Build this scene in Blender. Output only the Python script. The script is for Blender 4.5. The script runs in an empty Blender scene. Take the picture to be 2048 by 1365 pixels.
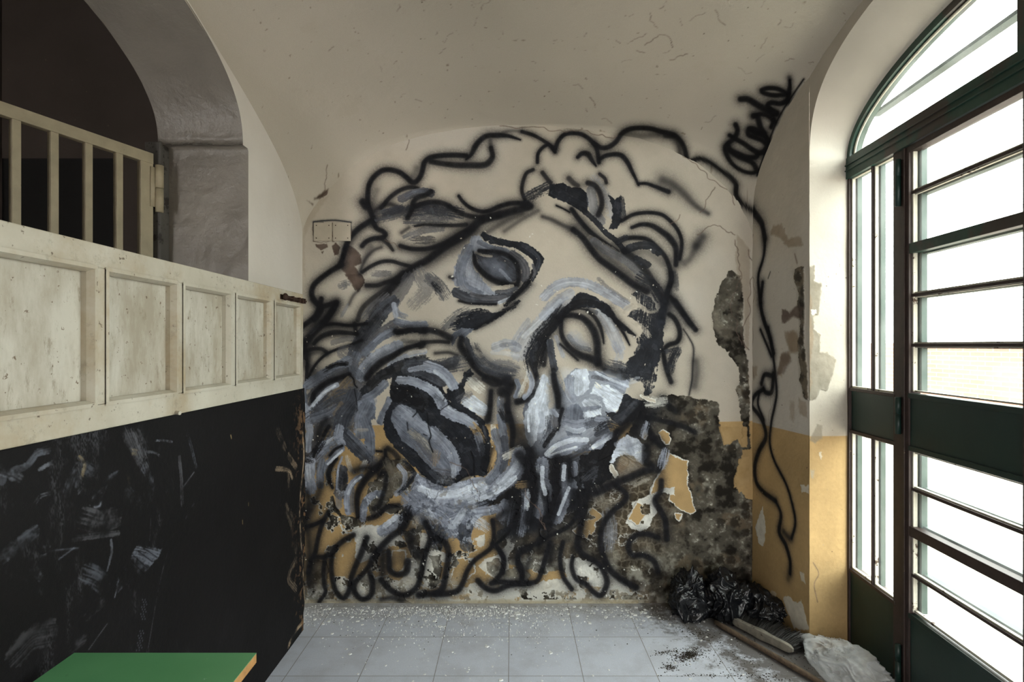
import bpy, bmesh, math, random
import numpy as np
from mathutils import Vector, Matrix, noise as mnoise
C = bpy.context.scene.collection
SC = bpy.context.scene
# ------------------------------------------------------------------ camera
EYE = 1.45
cam = bpy.data.cameras.new('camera'); cam.sensor_width = 36; cam.lens = 36 * 1110 / 2048; cam.shift_y = (692 - 682.5) / 2048
cam.clip_start = .05
co = bpy.data.objects.new('camera', cam); C.objects.link(co); co.location = (0, 0, EYE); co.rotation_euler = (math.pi / 2, 0, 0); SC.camera = co
# ------------------------------------------------------------------ light: overcast daylight through the glazed door and an added fill opening behind the camera
wd = bpy.data.worlds.new('sky'); SC.world = wd; wd.use_nodes = True
bg = wd.node_tree.nodes['Background']; bg.inputs[0].default_value = (1.0, 0.975, 0.95, 1); bg.inputs[1].default_value = 14.6
def portal(name, loc, rot, sx, sy):
    l = bpy.data.lights.new(name, 'AREA'); l.shape = 'RECTANGLE'; l.size = sx; l.size_y = sy; l.cycles.is_portal = True
    o = bpy.data.objects.new(name, l); C.objects.link(o); o.location = loc; o.rotation_euler = rot
portal('daylight_portal_door', (1.75, 1.68, 1.36), (0, math.pi / 2, math.radians(-3.7)), 2.75, 2.1)
portal('fill_portal_rear', (0.7, -1.42, 1.0), (math.pi / 2, 0, 0), .6, 2.0)
SC.view_settings.view_transform = 'Standard'; SC.view_settings.look = 'None'; SC.view_settings.gamma = 1; SC.view_settings.use_curve_mapping = False
SC.view_settings.exposure = 0.0
SC.cycles.use_denoising = True; SC.cycles.max_bounces = 10; SC.cycles.diffuse_bounces = 6; SC.cycles.transparent_max_bounces = 16
SC.cycles.sample_clamp_indirect = 6; SC.cycles.caustics_reflective = False; SC.cycles.caustics_refractive = False
random.seed(4)
# ------------------------------------------------------------------ helpers
def srgb(h):
    v = [int(h[i:i + 2], 16) / 255 for i in (0, 2, 4)]
    return tuple(x / 12.92 if x <= .04045 else ((x + .055) / 1.055) ** 2.4 for x in v) + (1,)
def lin(a):
    return np.where(a <= .04045, a / 12.92, ((np.maximum(a, 0) + .055) / 1.055) ** 2.4)
class NT:
    def __init__(s, name):
        s.m = bpy.data.materials.new(name); s.m.use_nodes = True; s.t = s.m.node_tree; s.p = s.t.nodes['Principled BSDF']; s.out = s.t.nodes['Material Output']
    def n(s, kind, **kw):
        x = s.t.nodes.new('ShaderNode' + kind)
        for k, v in kw.items():
            if k in ('ins',):
                for i, q in v.items(): s.set(x.inputs[i], q)
            else: setattr(x, k, v)
        return x
    def set(s, sock, v):
        if isinstance(v, bpy.types.NodeSocket): s.t.links.new(v, sock)
        elif isinstance(v, bpy.types.Node): s.t.links.new(v.outputs[0], sock)
        else: sock.default_value = v
    def noise(s, scale, det=4, rough=.55, vec=None, dist=0):
        x = s.n('TexNoise'); x.inputs['Scale'].default_value = scale; x.inputs['Detail'].default_value = det; x.inputs['Roughness'].default_value = rough; x.inputs['Distortion'].default_value = dist
        s.set(x.inputs['Vector'], vec if vec is not None else s.obj()); return x.outputs['Fac']
    def obj(s):
        g = s.n('NewGeometry'); return g.outputs['Position']
    def ramp(s, fac, stops):
        r = s.n('ValToRGB'); s.set(r.inputs[0], fac); e = r.color_ramp.elements
        while len(e) < len(stops): e.new(.5)
        for i, (p, c) in enumerate(stops): e[i].position = p; e[i].color = c if isinstance(c, tuple) else (c, c, c, 1)
        return r.outputs[0]
    def mix(s, f, a, b, mode='MIX'):
        x = s.n('Mix', data_type='RGBA', blend_type=mode); s.set(x.inputs[0], f); s.set(x.inputs[6], a); s.set(x.inputs[7], b); return x.outputs[2]
    def math(s, op, a, b=0.0, c=0.0):
        x = s.n('Math', operation=op); s.set(x.inputs[0], a); s.set(x.inputs[1], b); s.set(x.inputs[2], c); return x.outputs[0]
    def bump(s, h, st=.3, d=.002, nrm=None):
        b = s.n('Bump'); b.inputs['Strength'].default_value = st; b.inputs['Distance'].default_value = d; s.set(b.inputs['Height'], h)
        if nrm is not None: s.set(b.inputs['Normal'], nrm)
        return b.outputs[0]
    def done(s, col=None, rough=None, nrm=None, metal=None, spec=None):
        for k, v in (('Base Color', col), ('Roughness', rough), ('Normal', nrm), ('Metallic', metal), ('Specular IOR Level', spec)):
            if v is not None: s.set(s.p.inputs[k], v)
        return s.m
def plaster(name, base, dark, scale=3.0, lump=.5, rough=.85, spots=None):
    s = NT(name); n1 = s.noise(scale, 5); n2 = s.noise(70, 3, .6); n3 = s.noise(9, 6, .6)
    c = s.mix(s.ramp(n1, [(.3, 0.0), (.75, 1.0)]), srgb(base), srgb(dark))
    c = s.mix(s.ramp(s.noise(6.5, 7, .72), [(.66, 0.0), (.74, .45)]), c, srgb(spots or dark))
    c = s.mix(s.ramp(s.noise(38, 3, .5), [(.74, 0.0), (.79, .6)]), c, srgb('6f6252'))
    h = s.math('ADD', s.math('MULTIPLY', n3, lump), s.math('MULTIPLY', n2, .12))
    return s.done(c, rough, s.bump(h, .55, .012))
def painted(name, hi=1.0):          # wall paint carried as a colour attribute of the wall's own mesh
    s = NT(name); a = s.n('Attribute', attribute_name='Paint'); n = s.noise(420, 3, .6); n2 = s.noise(60, 4, .6)
    c = s.mix(1.0, a.outputs['Color'], s.ramp(n, [(.25, .86), (.75, 1.0)]), 'MULTIPLY')
    r = s.math('SUBTRACT', .9, s.math('MULTIPLY', a.outputs['Alpha'], .5))
    b = s.bump(n, .35, .0012, s.bump(n2, .3, .004))
    return s.done(c, r, b, spec=.12)
def simple(name, col, rough=.6, metal=0, var=.12, scale=20, bump=.15, wear=None, wearcol='3a2c22', wearamt=.68):
    s = NT(name); n = s.noise(scale, 5, .6); c0 = srgb(col); lo = tuple(v * (1 - var * 2) for v in c0[:3]) + (1,)
    c = s.mix(s.ramp(n, [(.3, 0.0), (.7, 1.0)]), lo, c0)
    if wear: c = s.mix(s.ramp(s.noise(wear, 8, .7), [(wearamt, 0.0), (wearamt + .03, 1.0)]), c, srgb(wearcol))
    return s.done(c, rough, s.bump(s.noise(scale * 6, 3), bump, .002), metal)
def link(o, parent=None):
    C.objects.link(o)
    if parent is not None: o.parent = parent
    return o
def meshobj(name, bm, mat, parent=None, smooth=False, bevel=0.0):
    me = bpy.data.meshes.new(name); bmesh.ops.recalc_face_normals(bm, faces=bm.faces[:]); bm.to_mesh(me); bm.free()
    if smooth: me.polygons.foreach_set('use_smooth', [True] * len(me.polygons))
    o = bpy.data.objects.new(name, me); me.materials.append(mat); link(o, parent)
    if bevel:
        b = o.modifiers.new('bevel', 'BEVEL'); b.width = bevel; b.segments = 2; b.limit_method = 'ANGLE'
    return o
def empty(name, loc=(0, 0, 0)):
    o = bpy.data.objects.new(name, None); C.objects.link(o); o.location = loc; o.empty_display_size = .1; return o
def tag(o, label, cat, group=None, kind=None):
    o['label'] = label; o['category'] = cat
    if group: o['group'] = group
    if kind: o['kind'] = kind
    return o
def structure(o, label=None):
    o['kind'] = 'structure'
    if label: o['label'] = label; 
    return o
def box(bm, x0, x1, y0, y1, z0, z1, f=None):
    v = [bm.verts.new(f(x, y, z) if f else (x, y, z)) for x in (x0, x1) for y in (y0, y1) for z in (z0, z1)]
    for q in ((0, 1, 3, 2), (4, 6, 7, 5), (0, 4, 5, 1), (2, 3, 7, 6), (0, 2, 6, 4), (1, 5, 7, 3)): bm.faces.new([v[i] for i in q])
def grid(name, P, mat, parent=None, smooth=True, paint=None, keep=None):
    """P: (ny, nx, 3) points -> one quad sheet; paint: (ny, nx, 4) linear colour + gloss"""
    ny, nx = P.shape[:2]; me = bpy.data.meshes.new(name); idx = np.arange(ny * nx).reshape(ny, nx)
    q = np.stack([idx[:-1, :-1], idx[:-1, 1:], idx[1:, 1:], idx[1:, :-1]], -1)
    q = (q[keep] if keep is not None else q.reshape(-1, 4)); nf = len(q)
    me.vertices.add(ny * nx); me.vertices.foreach_set('co', P.reshape(-1).astype(np.float32))
    me.loops.add(nf * 4); me.loops.foreach_set('vertex_index', q.reshape(-1).astype(np.int32))
    me.polygons.add(nf); me.polygons.foreach_set('loop_start', np.arange(nf, dtype=np.int32) * 4)
    me.polygons.foreach_set('use_smooth', np.full(nf, smooth)); me.update(calc_edges=True)
    if paint is not None:
        at = me.color_attributes.new('Paint', 'FLOAT_COLOR', 'POINT'); at.data.foreach_set('color', paint.reshape(-1).astype(np.float32))
    o = bpy.data.objects.new(name, me); me.materials.append(mat); return link(o, parent)
def ray(px, py, Y): return Vector(((px - 1024) / 1110 * Y, Y, EYE - (py - 692) / 1110 * Y))
def tube(bm, pts, r, n=10, cap=True):
    rings = []; pts = [Vector(p) for p in pts]; rr = r if isinstance(r, (list, tuple)) else [r] * len(pts)
    for i, p in enumerate(pts):
        t = (pts[min(i + 1, len(pts) - 1)] - pts[max(i - 1, 0)]).normalized(); a = t.cross(Vector((0, 0, 1)))
        if a.length < .01: a = t.cross(Vector((0, 1, 0)))
        a.normalize(); b = t.cross(a)
        rings.append([bm.verts.new(p + (a * math.cos(k * 2 * math.pi / n) + b * math.sin(k * 2 * math.pi / n)) * rr[i]) for k in range(n)])
    for A, B in zip(rings, rings[1:]):
        for k in range(n): bm.faces.new((A[k], A[(k + 1) % n], B[(k + 1) % n], B[k]))
    if cap: bm.faces.new(rings[0][::-1]); bm.faces.new(rings[-1])
# ------------------------------------------------------------------ paint engine (wall paint laid on real wall surfaces)
def _lat(ix, iy, seed):
    h = (ix.astype(np.int64) * 374761393 + iy.astype(np.int64) * 668265263 + seed * 974634777) & 0xffffffff
    h = ((h ^ (h >> 13)) * 1274126177) & 0xffffffff
    h = (h ^ (h >> 16)) & 0xffff
    return h.astype(np.float32) / 65535.0
def vnoise(x, y, seed=0):
    x = np.asarray(x, np.float32); y = np.asarray(y, np.float32)
    ix = np.floor(x); iy = np.floor(y)
    fx = x - ix; fy = y - iy
    fx = fx * fx * (3 - 2 * fx); fy = fy * fy * (3 - 2 * fy)
    ix = ix.astype(np.int64); iy = iy.astype(np.int64)
    a = _lat(ix, iy, seed); b = _lat(ix + 1, iy, seed); c = _lat(ix, iy + 1, seed); d = _lat(ix + 1, iy + 1, seed)
    return (a * (1 - fx) + b * fx) * (1 - fy) + (c * (1 - fx) + d * fx) * fy
def fbm(x, y, sc, octv=4, seed=0, gain=0.5):
    v = 0; a = 1; t = 0
    for k in range(octv):
        v = v + a * vnoise(x / sc + 17.3 * k, y / sc - 9.1 * k, seed + 31 * k); t += a; a *= gain; sc *= 0.5
    return v / t
def worley(x, y, sc, seed=0):
    x = x / sc; y = y / sc; ix = np.floor(x); iy = np.floor(y); f1 = np.full(x.shape, 9., np.float32); f2 = f1.copy()
    for dx in (-1, 0, 1):
        for dy in (-1, 0, 1):
            cx, cy = ix + dx, iy + dy; d = np.hypot(cx + .15 + .7 * _lat(cx, cy, seed) - x, cy + .15 + .7 * _lat(cx, cy, seed + 5) - y)
            f2 = np.where(d < f1, f1, np.minimum(f2, d)); f1 = np.minimum(f1, d)
    return f1, f2
def sstep(a, b, x):
    t = np.clip((x - a) / (b - a), 0, 1); return t * t * (3 - 2 * t)
def hexc(s): return np.array([int(s[i:i + 2], 16) / 255 for i in (0, 2, 4)], np.float32)
PAL = {'K': hexc('161619'), 'N': hexc('22242a'), 'D': hexc('41444c'), 'E': hexc('58595f'), 'G': hexc('6d7380'),
       'L': hexc('949baa'), 'W': hexc('ccd5e2'), 'C': hexc('c0b8aa'), 'H': hexc('dcdcd5'), 'O': hexc('b2966a'),
       'Y': hexc('c0a878'), 'M': hexc('5a564d'), 'B': hexc('6d6150'), 'R': hexc('5b4d45'), 'S': hexc('9b968a'), 'T': hexc('8d8678'), 'P': hexc('8b7a66')}
class Canvas:
    """a flat piece of wall; x to the right and y down, one unit = UN metres on the wall"""
    def __init__(s, x0, y0, x1, y1, step):
        s.x0, s.y0, s.step = x0, y0, step
        s.nx = int(round((x1 - x0) / step)) + 1; s.ny = int(round((y1 - y0) / step)) + 1
        s.X, s.Y = np.meshgrid(x0 + np.arange(s.nx, dtype=np.float32) * step, y0 + np.arange(s.ny, dtype=np.float32) * step)
        s.c = np.zeros((s.ny, s.nx, 3), np.float32); s.g = np.zeros((s.ny, s.nx), np.float32); s.h = np.zeros((s.ny, s.nx), np.float32)
        s.seed = 5
    def win(s, ax, ay, bx, by):
        i0 = max(0, int((ax - s.x0) / s.step)); i1 = min(s.nx, int((bx - s.x0) / s.step) + 2)
        j0 = max(0, int((ay - s.y0) / s.step)); j1 = min(s.ny, int((by - s.y0) / s.step) + 2)
        return (slice(j0, j1), slice(i0, i1)) if i1 > i0 and j1 > j0 else None
    def put(s, w, a, col, gl=None, dh=0.0):
        a3 = a[..., None]
        s.c[w] = s.c[w] * (1 - a3) + col * a3
        if gl is not None: s.g[w] = s.g[w] * (1 - a) + gl * a
        if dh: s.h[w] = s.h[w] + a * dh
    def curve(s, P, wd):
        P = np.array(P, np.float32); n = len(P)
        wd = np.interp(np.linspace(0, 1, n), np.linspace(0, 1, len(wd)), wd) if n > 1 else np.array([wd[0]])
        if n == 1: P = np.vstack([P, P + 0.5]); wd = np.array([wd[0]] * 2); n = 2
        Q = np.vstack([2 * P[0] - P[1], P, 2 * P[-1] - P[-2]]); out = []; ow = []
        for i in range(n - 1):
            p0, p1, p2, p3 = Q[i], Q[i + 1], Q[i + 2], Q[i + 3]
            m = max(2, int(np.hypot(*(p2 - p1)) / 3.0)); t = (np.arange(m, dtype=np.float32) / m)[:, None]
            out.append(0.5 * ((2 * p1) + (-p0 + p2) * t + (2 * p0 - 5 * p1 + 4 * p2 - p3) * t ** 2 + (-p0 + 3 * p1 - 3 * p2 + p3) * t ** 3))
            ow.append(wd[i] + (wd[i + 1] - wd[i]) * t[:, 0])
        out.append(P[-1:]); ow.append(wd[-1:])
        return np.vstack(out), np.concatenate(ow)
    def field(s, P, wd, pad):
        C, W = s.curve(P, wd); m = W.max() * pad + 4
        w = s.win(C[:, 0].min() - m, C[:, 1].min() - m, C[:, 0].max() + m, C[:, 1].max() + m)
        if w is None: return None
        X, Y = s.X[w], s.Y[w]
        D = np.full(X.shape, 99.0, np.float32); U = np.zeros_like(D); V = np.zeros_like(D)
        u0 = 0.0; ox, oy = X[0, 0], Y[0, 0]
        for k in range(len(C) - 1):
            a, b = C[k], C[k + 1]; L = float(np.hypot(*(b - a))) + 1e-6; r = max(W[k], W[k + 1]) * pad + 2
            i0 = max(0, int((min(a[0], b[0]) - r - ox) / s.step)); i1 = min(X.shape[1], int((max(a[0], b[0]) + r - ox) / s.step) + 2)
            j0 = max(0, int((min(a[1], b[1]) - r - oy) / s.step)); j1 = min(X.shape[0], int((max(a[1], b[1]) + r - oy) / s.step) + 2)
            if i1 <= i0 or j1 <= j0: u0 += L; continue
            z = (slice(j0, j1), slice(i0, i1)); dx = X[z] - a[0]; dy = Y[z] - a[1]; tx, ty = (b - a) / L
            t = np.clip(dx * tx + dy * ty, 0, L); px = dx - t * tx; py = dy - t * ty
            hw = 0.5 * (W[k] + (W[k + 1] - W[k]) * t / L) + 1e-3
            d = np.sqrt(px * px + py * py) / hw; q = d < D[z]
            D[z] = np.where(q, d, D[z]); U[z] = np.where(q, u0 + t, U[z]); V[z] = np.where(q, (dx * -ty + dy * tx), V[z])
            u0 += L
        return w, X, Y, D, U, V, u0, W.mean()
    def stroke(s, k, wd, col, al, P):
        s.seed += 7
        r = s.field(P, [q * 1.22 for q in wd] if k == 's' else wd, 2.4 if k in 'sS' else 0.75)
        if r is None: return
        w, X, Y, D, U, V, L, wm = r; base = PAL[col]
        if k in 'sS':                       # spray can: solid core, soft shoulder, speckled fringe
            core = 1 / (1 + np.exp(np.minimum(D - 0.93, 9) / (0.17 if k == 's' else 0.33)))
            sp = vnoise(X / 1.1, Y / 1.1, s.seed)
            fr = np.exp(-(D / 1.75) ** 1.8) * 0.66
            fr = fr * (.45 + .55 * sstep(0.15, 0.9, sp + fr * .7))
            a = np.clip(np.maximum(core, fr) * al * (0.93 + .1 * sp), 0, 1)
            s.put(w, a, base * (.85 + .5 * vnoise(X / 7, Y / 7, s.seed + 3))[..., None], 0.12)
        else:                               # brush: bristle streaks along the stroke
            ed = D + (vnoise(X / 2.6, Y / 2.6, s.seed) - 0.5) * 0.30 + (vnoise(U / 9, V / 1.5, s.seed + 1) - .5) * .18
            st = 0.6 * vnoise(U / 46 + 3, V / 1.15, s.seed + 2) + 0.4 * vnoise(U / 20, V / 2.4, s.seed + 3)
            a = 1 - sstep(0.86, 1.0, ed)
            e = sstep(0, .12, U / (L + 1e-3)) * (1 - sstep(.8, 1, U / (L + 1e-3)))
            if k == 'd':
                gr = vnoise(X / 1.7, Y / 1.7, s.seed + 4)
                a = a * sstep(0.26, 0.62, st * .6 + gr * .22 + .18 * fbm(X, Y, 9, 3, s.seed + 6) + .10 * e - 0.20 * np.clip(D - .35, 0, 1))
            else:
                a = a * (0.86 + 0.14 * sstep(0.15, 0.4, st + .15 * e))
            lum = (st - 0.5)[..., None] * (0.34 if col in 'GLEWD' else .16)
            cc = np.clip(base + lum * (0.35 + base * .55) + (fbm(X, Y, 16, 4, s.seed + 5, .6) - .5)[..., None] * .55 * (base + .05), 0, 1)
            s.put(w, np.clip(a * al, 0, 1), cc, 0.62 if col in 'KND' else .4, 0.0007)
    def mask(s, P, rag, edge=1.1):
        P = np.array(P, np.float32); m = rag + 6
        w = s.win(P[:, 0].min() - m, P[:, 1].min() - m, P[:, 0].max() + m, P[:, 1].max() + m)
        if w is None: return None
        X, Y = s.X[w], s.Y[w]; s.seed += 7
        x = X + (fbm(X, Y, max(4, rag * 2.2), 4, s.seed, .6) - .5) * rag * 2.4; y = Y + (fbm(X, Y, max(4, rag * 2.2), 4, s.seed + 9, .6) - .5) * rag * 2.4
        ins = np.zeros(X.shape, bool); dm = np.full(X.shape, 1e9, np.float32); n = len(P)
        for i in range(n):
            a, b = P[i], P[(i + 1) % n]
            cr = (a[1] > y) != (b[1] > y)
            with np.errstate(divide='ignore', invalid='ignore'):
                ins ^= cr & (x < (b[0] - a[0]) * (y - a[1]) / (b[1] - a[1] + 1e-9) + a[0])
            e = b - a; t = np.clip(((x - a[0]) * e[0] + (y - a[1]) * e[1]) / (e @ e + 1e-6), 0, 1)
            dm = np.minimum(dm, (x - a[0] - t * e[0]) ** 2 + (y - a[1] - t * e[1]) ** 2)
        sd = np.sqrt(dm) * np.where(ins, 1, -1)
        return w, X, Y, sd
    def poly(s, k, rag, col, al, P):
        r = s.mask(P, rag)
        if r is None: return
        w, X, Y, sd = r; base = PAL[col]; sd0 = s.seed
        if k == 'F':                         # soft patch
            a = sstep(-rag, rag, sd) * al; s.put(w, a, base + (fbm(X, Y, 14, 3, sd0) - .5)[..., None] * .12, .3)
        elif k == 'm':                       # paint and plaster gone, mouldy mortar bare
            s.mould(w, X, Y, sstep(-.4, .8, sd) * al)
        elif k == 'p':                       # flake of old paint: white skim rim, colour inside
            rim = -(.3 + 6 * fbm(X, Y, 13, 3, sd0 + 3, .6) ** 1.6); s.put(w, sstep(rim, rim + .8, sd), PAL['H'], .1); a = sstep(-.2, .6, sd)
            s.put(w, a * al, base * (1 + (fbm(X, Y, 30, 3, sd0) - .5)[..., None] * .18), .2)
            s.h[w] = s.h[w] * (1 - sstep(-3.2, -2.4, sd))
        elif k == 'h':                       # skim coat bare (paint gone): pale, pocked
            a = sstep(-.3, .6, sd) * al; n = fbm(X, Y, 10, 4, sd0)
            s.put(w, a, PAL['H'] * (0.86 + .24 * n)[..., None], .05); s.h[w] -= a * .0012
        else:                                # flat brushed area with bristle direction from its long axis
            Q = np.array(P, np.float32); e = Q - Q.mean(0); ev, evec = np.linalg.eigh(e.T @ e); tx, ty = evec[:, 1]
            wx = (fbm(X, Y, 60, 2, sd0 + 4) - .5) * 26; uu = X * tx + Y * ty + wx; vv = -X * ty + Y * tx + wx * .7
            st = 0.6 * vnoise(uu / 50, vv / 1.2, sd0 + 2) + .4 * vnoise(uu / 22, vv / 2.6, sd0 + 3)
            a = sstep(-.5, .9, sd) * al
            if k == 'g': a = a * sstep(0.28, 0.60, st * .5 + .2 * vnoise(X / 1.8, Y / 1.8, sd0 + 8) + .3 * fbm(X, Y, 12, 3, sd0 + 9) + np.clip(sd, 0, 14) * .008)
            lum = (st - .5)[..., None] * (.30 if col in 'GLEWD' else .13)
            cc = np.clip(base + lum * (.3 + .55 * base) + (fbm(X, Y, 18, 4, sd0 + 5, .6) - .5)[..., None] * .55 * (base + .05), 0, 1)
            s.put(w, a, cc, .62 if col in 'KND' else .4, .0006)
    def mould(s, w, X, Y, a):
        n1 = fbm(X, Y, 52, 4, 201, .6); n2 = fbm(X, Y, 24, 5, 305, .58); n3 = fbm(X, Y, 5, 3, 409, .6)
        c = PAL['M'] * (0.62 + .62 * n2)[..., None]
        c = c + (PAL['B'] - c) * (sstep(.5, .68, n1) * .75)[..., None]
        c = c + (hexc('8c8a80') - c) * (sstep(.52, .68, n2 * .55 + n3 * .3 + .15 * n1 + (Y > 1060) * .05 * sstep(1050, 1180, Y)) * .8)[..., None]
        c = c + (hexc('1f1c18') - c) * (sstep(.56, .66, 1 - n2 * .6 - n1 * .4) * .85)[..., None]
        c = c + (hexc('c9c7bb') - c) * (sstep(.7, .76, n3 * .6 + n2 * .4) * .8)[..., None]
        xw = X + (n3 - .5) * 9; yw = Y + (n2 - .5) * 12; f1, f2 = worley(xw, yw, 17, 31); g1, g2 = worley(xw + 60, yw, 27, 41)
        c = c + (hexc('26221d') - c) * ((1 - sstep(.22, .48, g1 + (n3 - .5) * .3)) * sstep(.40, .56, n1) * .7)[..., None]
        tz = np.exp(-(((X - 1250) / 95) ** 2 + ((Y - 1030) / 120) ** 2) ** 1.5)
        c = c + (hexc('4d4232') * (.7 + .5 * n3)[..., None] - c) * (tz * .7)[..., None]
        c = c + (hexc('938b7c') - c) * (tz * (1 - sstep(.05, .22, f2 - f1)) * .65)[..., None]
        lowg = sstep(1080, 1150, Y) * sstep(1400, 1300, X); c = c + (hexc('a3a297') - c) * (lowg * sstep(.42, .62, n2) * .6)[..., None]
        s.put(w, a, np.clip(c, 0, 1), .05)
        s.h[w] = s.h[w] * (1 - a) + a * (-.006 + (n2 - .5) * .007 + (n3 - .5) * .003)
    def run(s, text, tf, ws=1.0):
        """lines:  kind width colour alpha | crop | x,y x,y ..."""
        for ln in text.strip().splitlines():
            ln = ln.split('#')[0].strip()
            if not ln: continue
            hd, cr, pts = [q.strip() for q in ln.split('|')]
            k, wd, col, al = hd.split(); ox, oy, sc = CROPS[cr]
            P = [tuple(map(float, p.split(','))) for p in pts.split()]
            P = [tf(ox + x / sc, oy + y / sc) for x, y in P]
            wl = [float(v) / sc * ws for v in wd.split(':')]
            if k in 'sSbd': s.stroke(k, wl, col, float(al), P)
            else: s.poly(k, float(wd), col, float(al), P)
    def flakes(s, n, box, seed, cols='HC', smin=.6, smax=2.6, keep=None):
        rs = np.random.RandomState(seed)
        for i in range(n):
            x = box[0] + rs.rand() * (box[2] - box[0]); y = box[1] + rs.rand() * (box[3] - box[1]); r = smin + (smax - smin) * rs.rand() ** 3
            if keep is not None and not keep(x, y): continue
            w = s.win(x - r * 2 - 2, y - r * 2 - 2, x + r * 2 + 2, y + r * 2 + 2)
            if w is None: continue
            X, Y = s.X[w], s.Y[w]; an = rs.rand() * 3.14; dx = X - x; dy = Y - y
            d = np.hypot((dx * math.cos(an) + dy * math.sin(an)), (dy * math.cos(an) - dx * math.sin(an)) * (1.3 + 1.4 * rs.rand())) / r + (vnoise(X / 1.3, Y / 1.3, i) - .5) * .8
            s.put(w, 1 - sstep(.8, 1.1, d), PAL[cols[rs.randint(len(cols))]], .05)
CROPS = {'A': (560, 240, 3.412), 'B': (1000, 240, 3.412), 'C': (560, 600, 3.412), 'D': (1000, 600, 3.412), 'E': (560, 860, 3.412), 'F': (1000, 860, 3.412),
         '1': (860, 400, 5.688), '2': (1080, 550, 5.687), '3': (880, 600, 5.688), '4': (740, 720, 5.25), '5': (600, 600, 5.688), '6': (600, 820, 5.688), '7': (1040, 740, 5.687),
         'p': (0, 0, 1), 'r': (1400, 100, 2.275), 'q': (1400, 660, 2.275), 't': (1430, 130, 5.688), 'k': (1340, 500, 4.264), 'j': (1540, 500, 3.412)}
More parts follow.
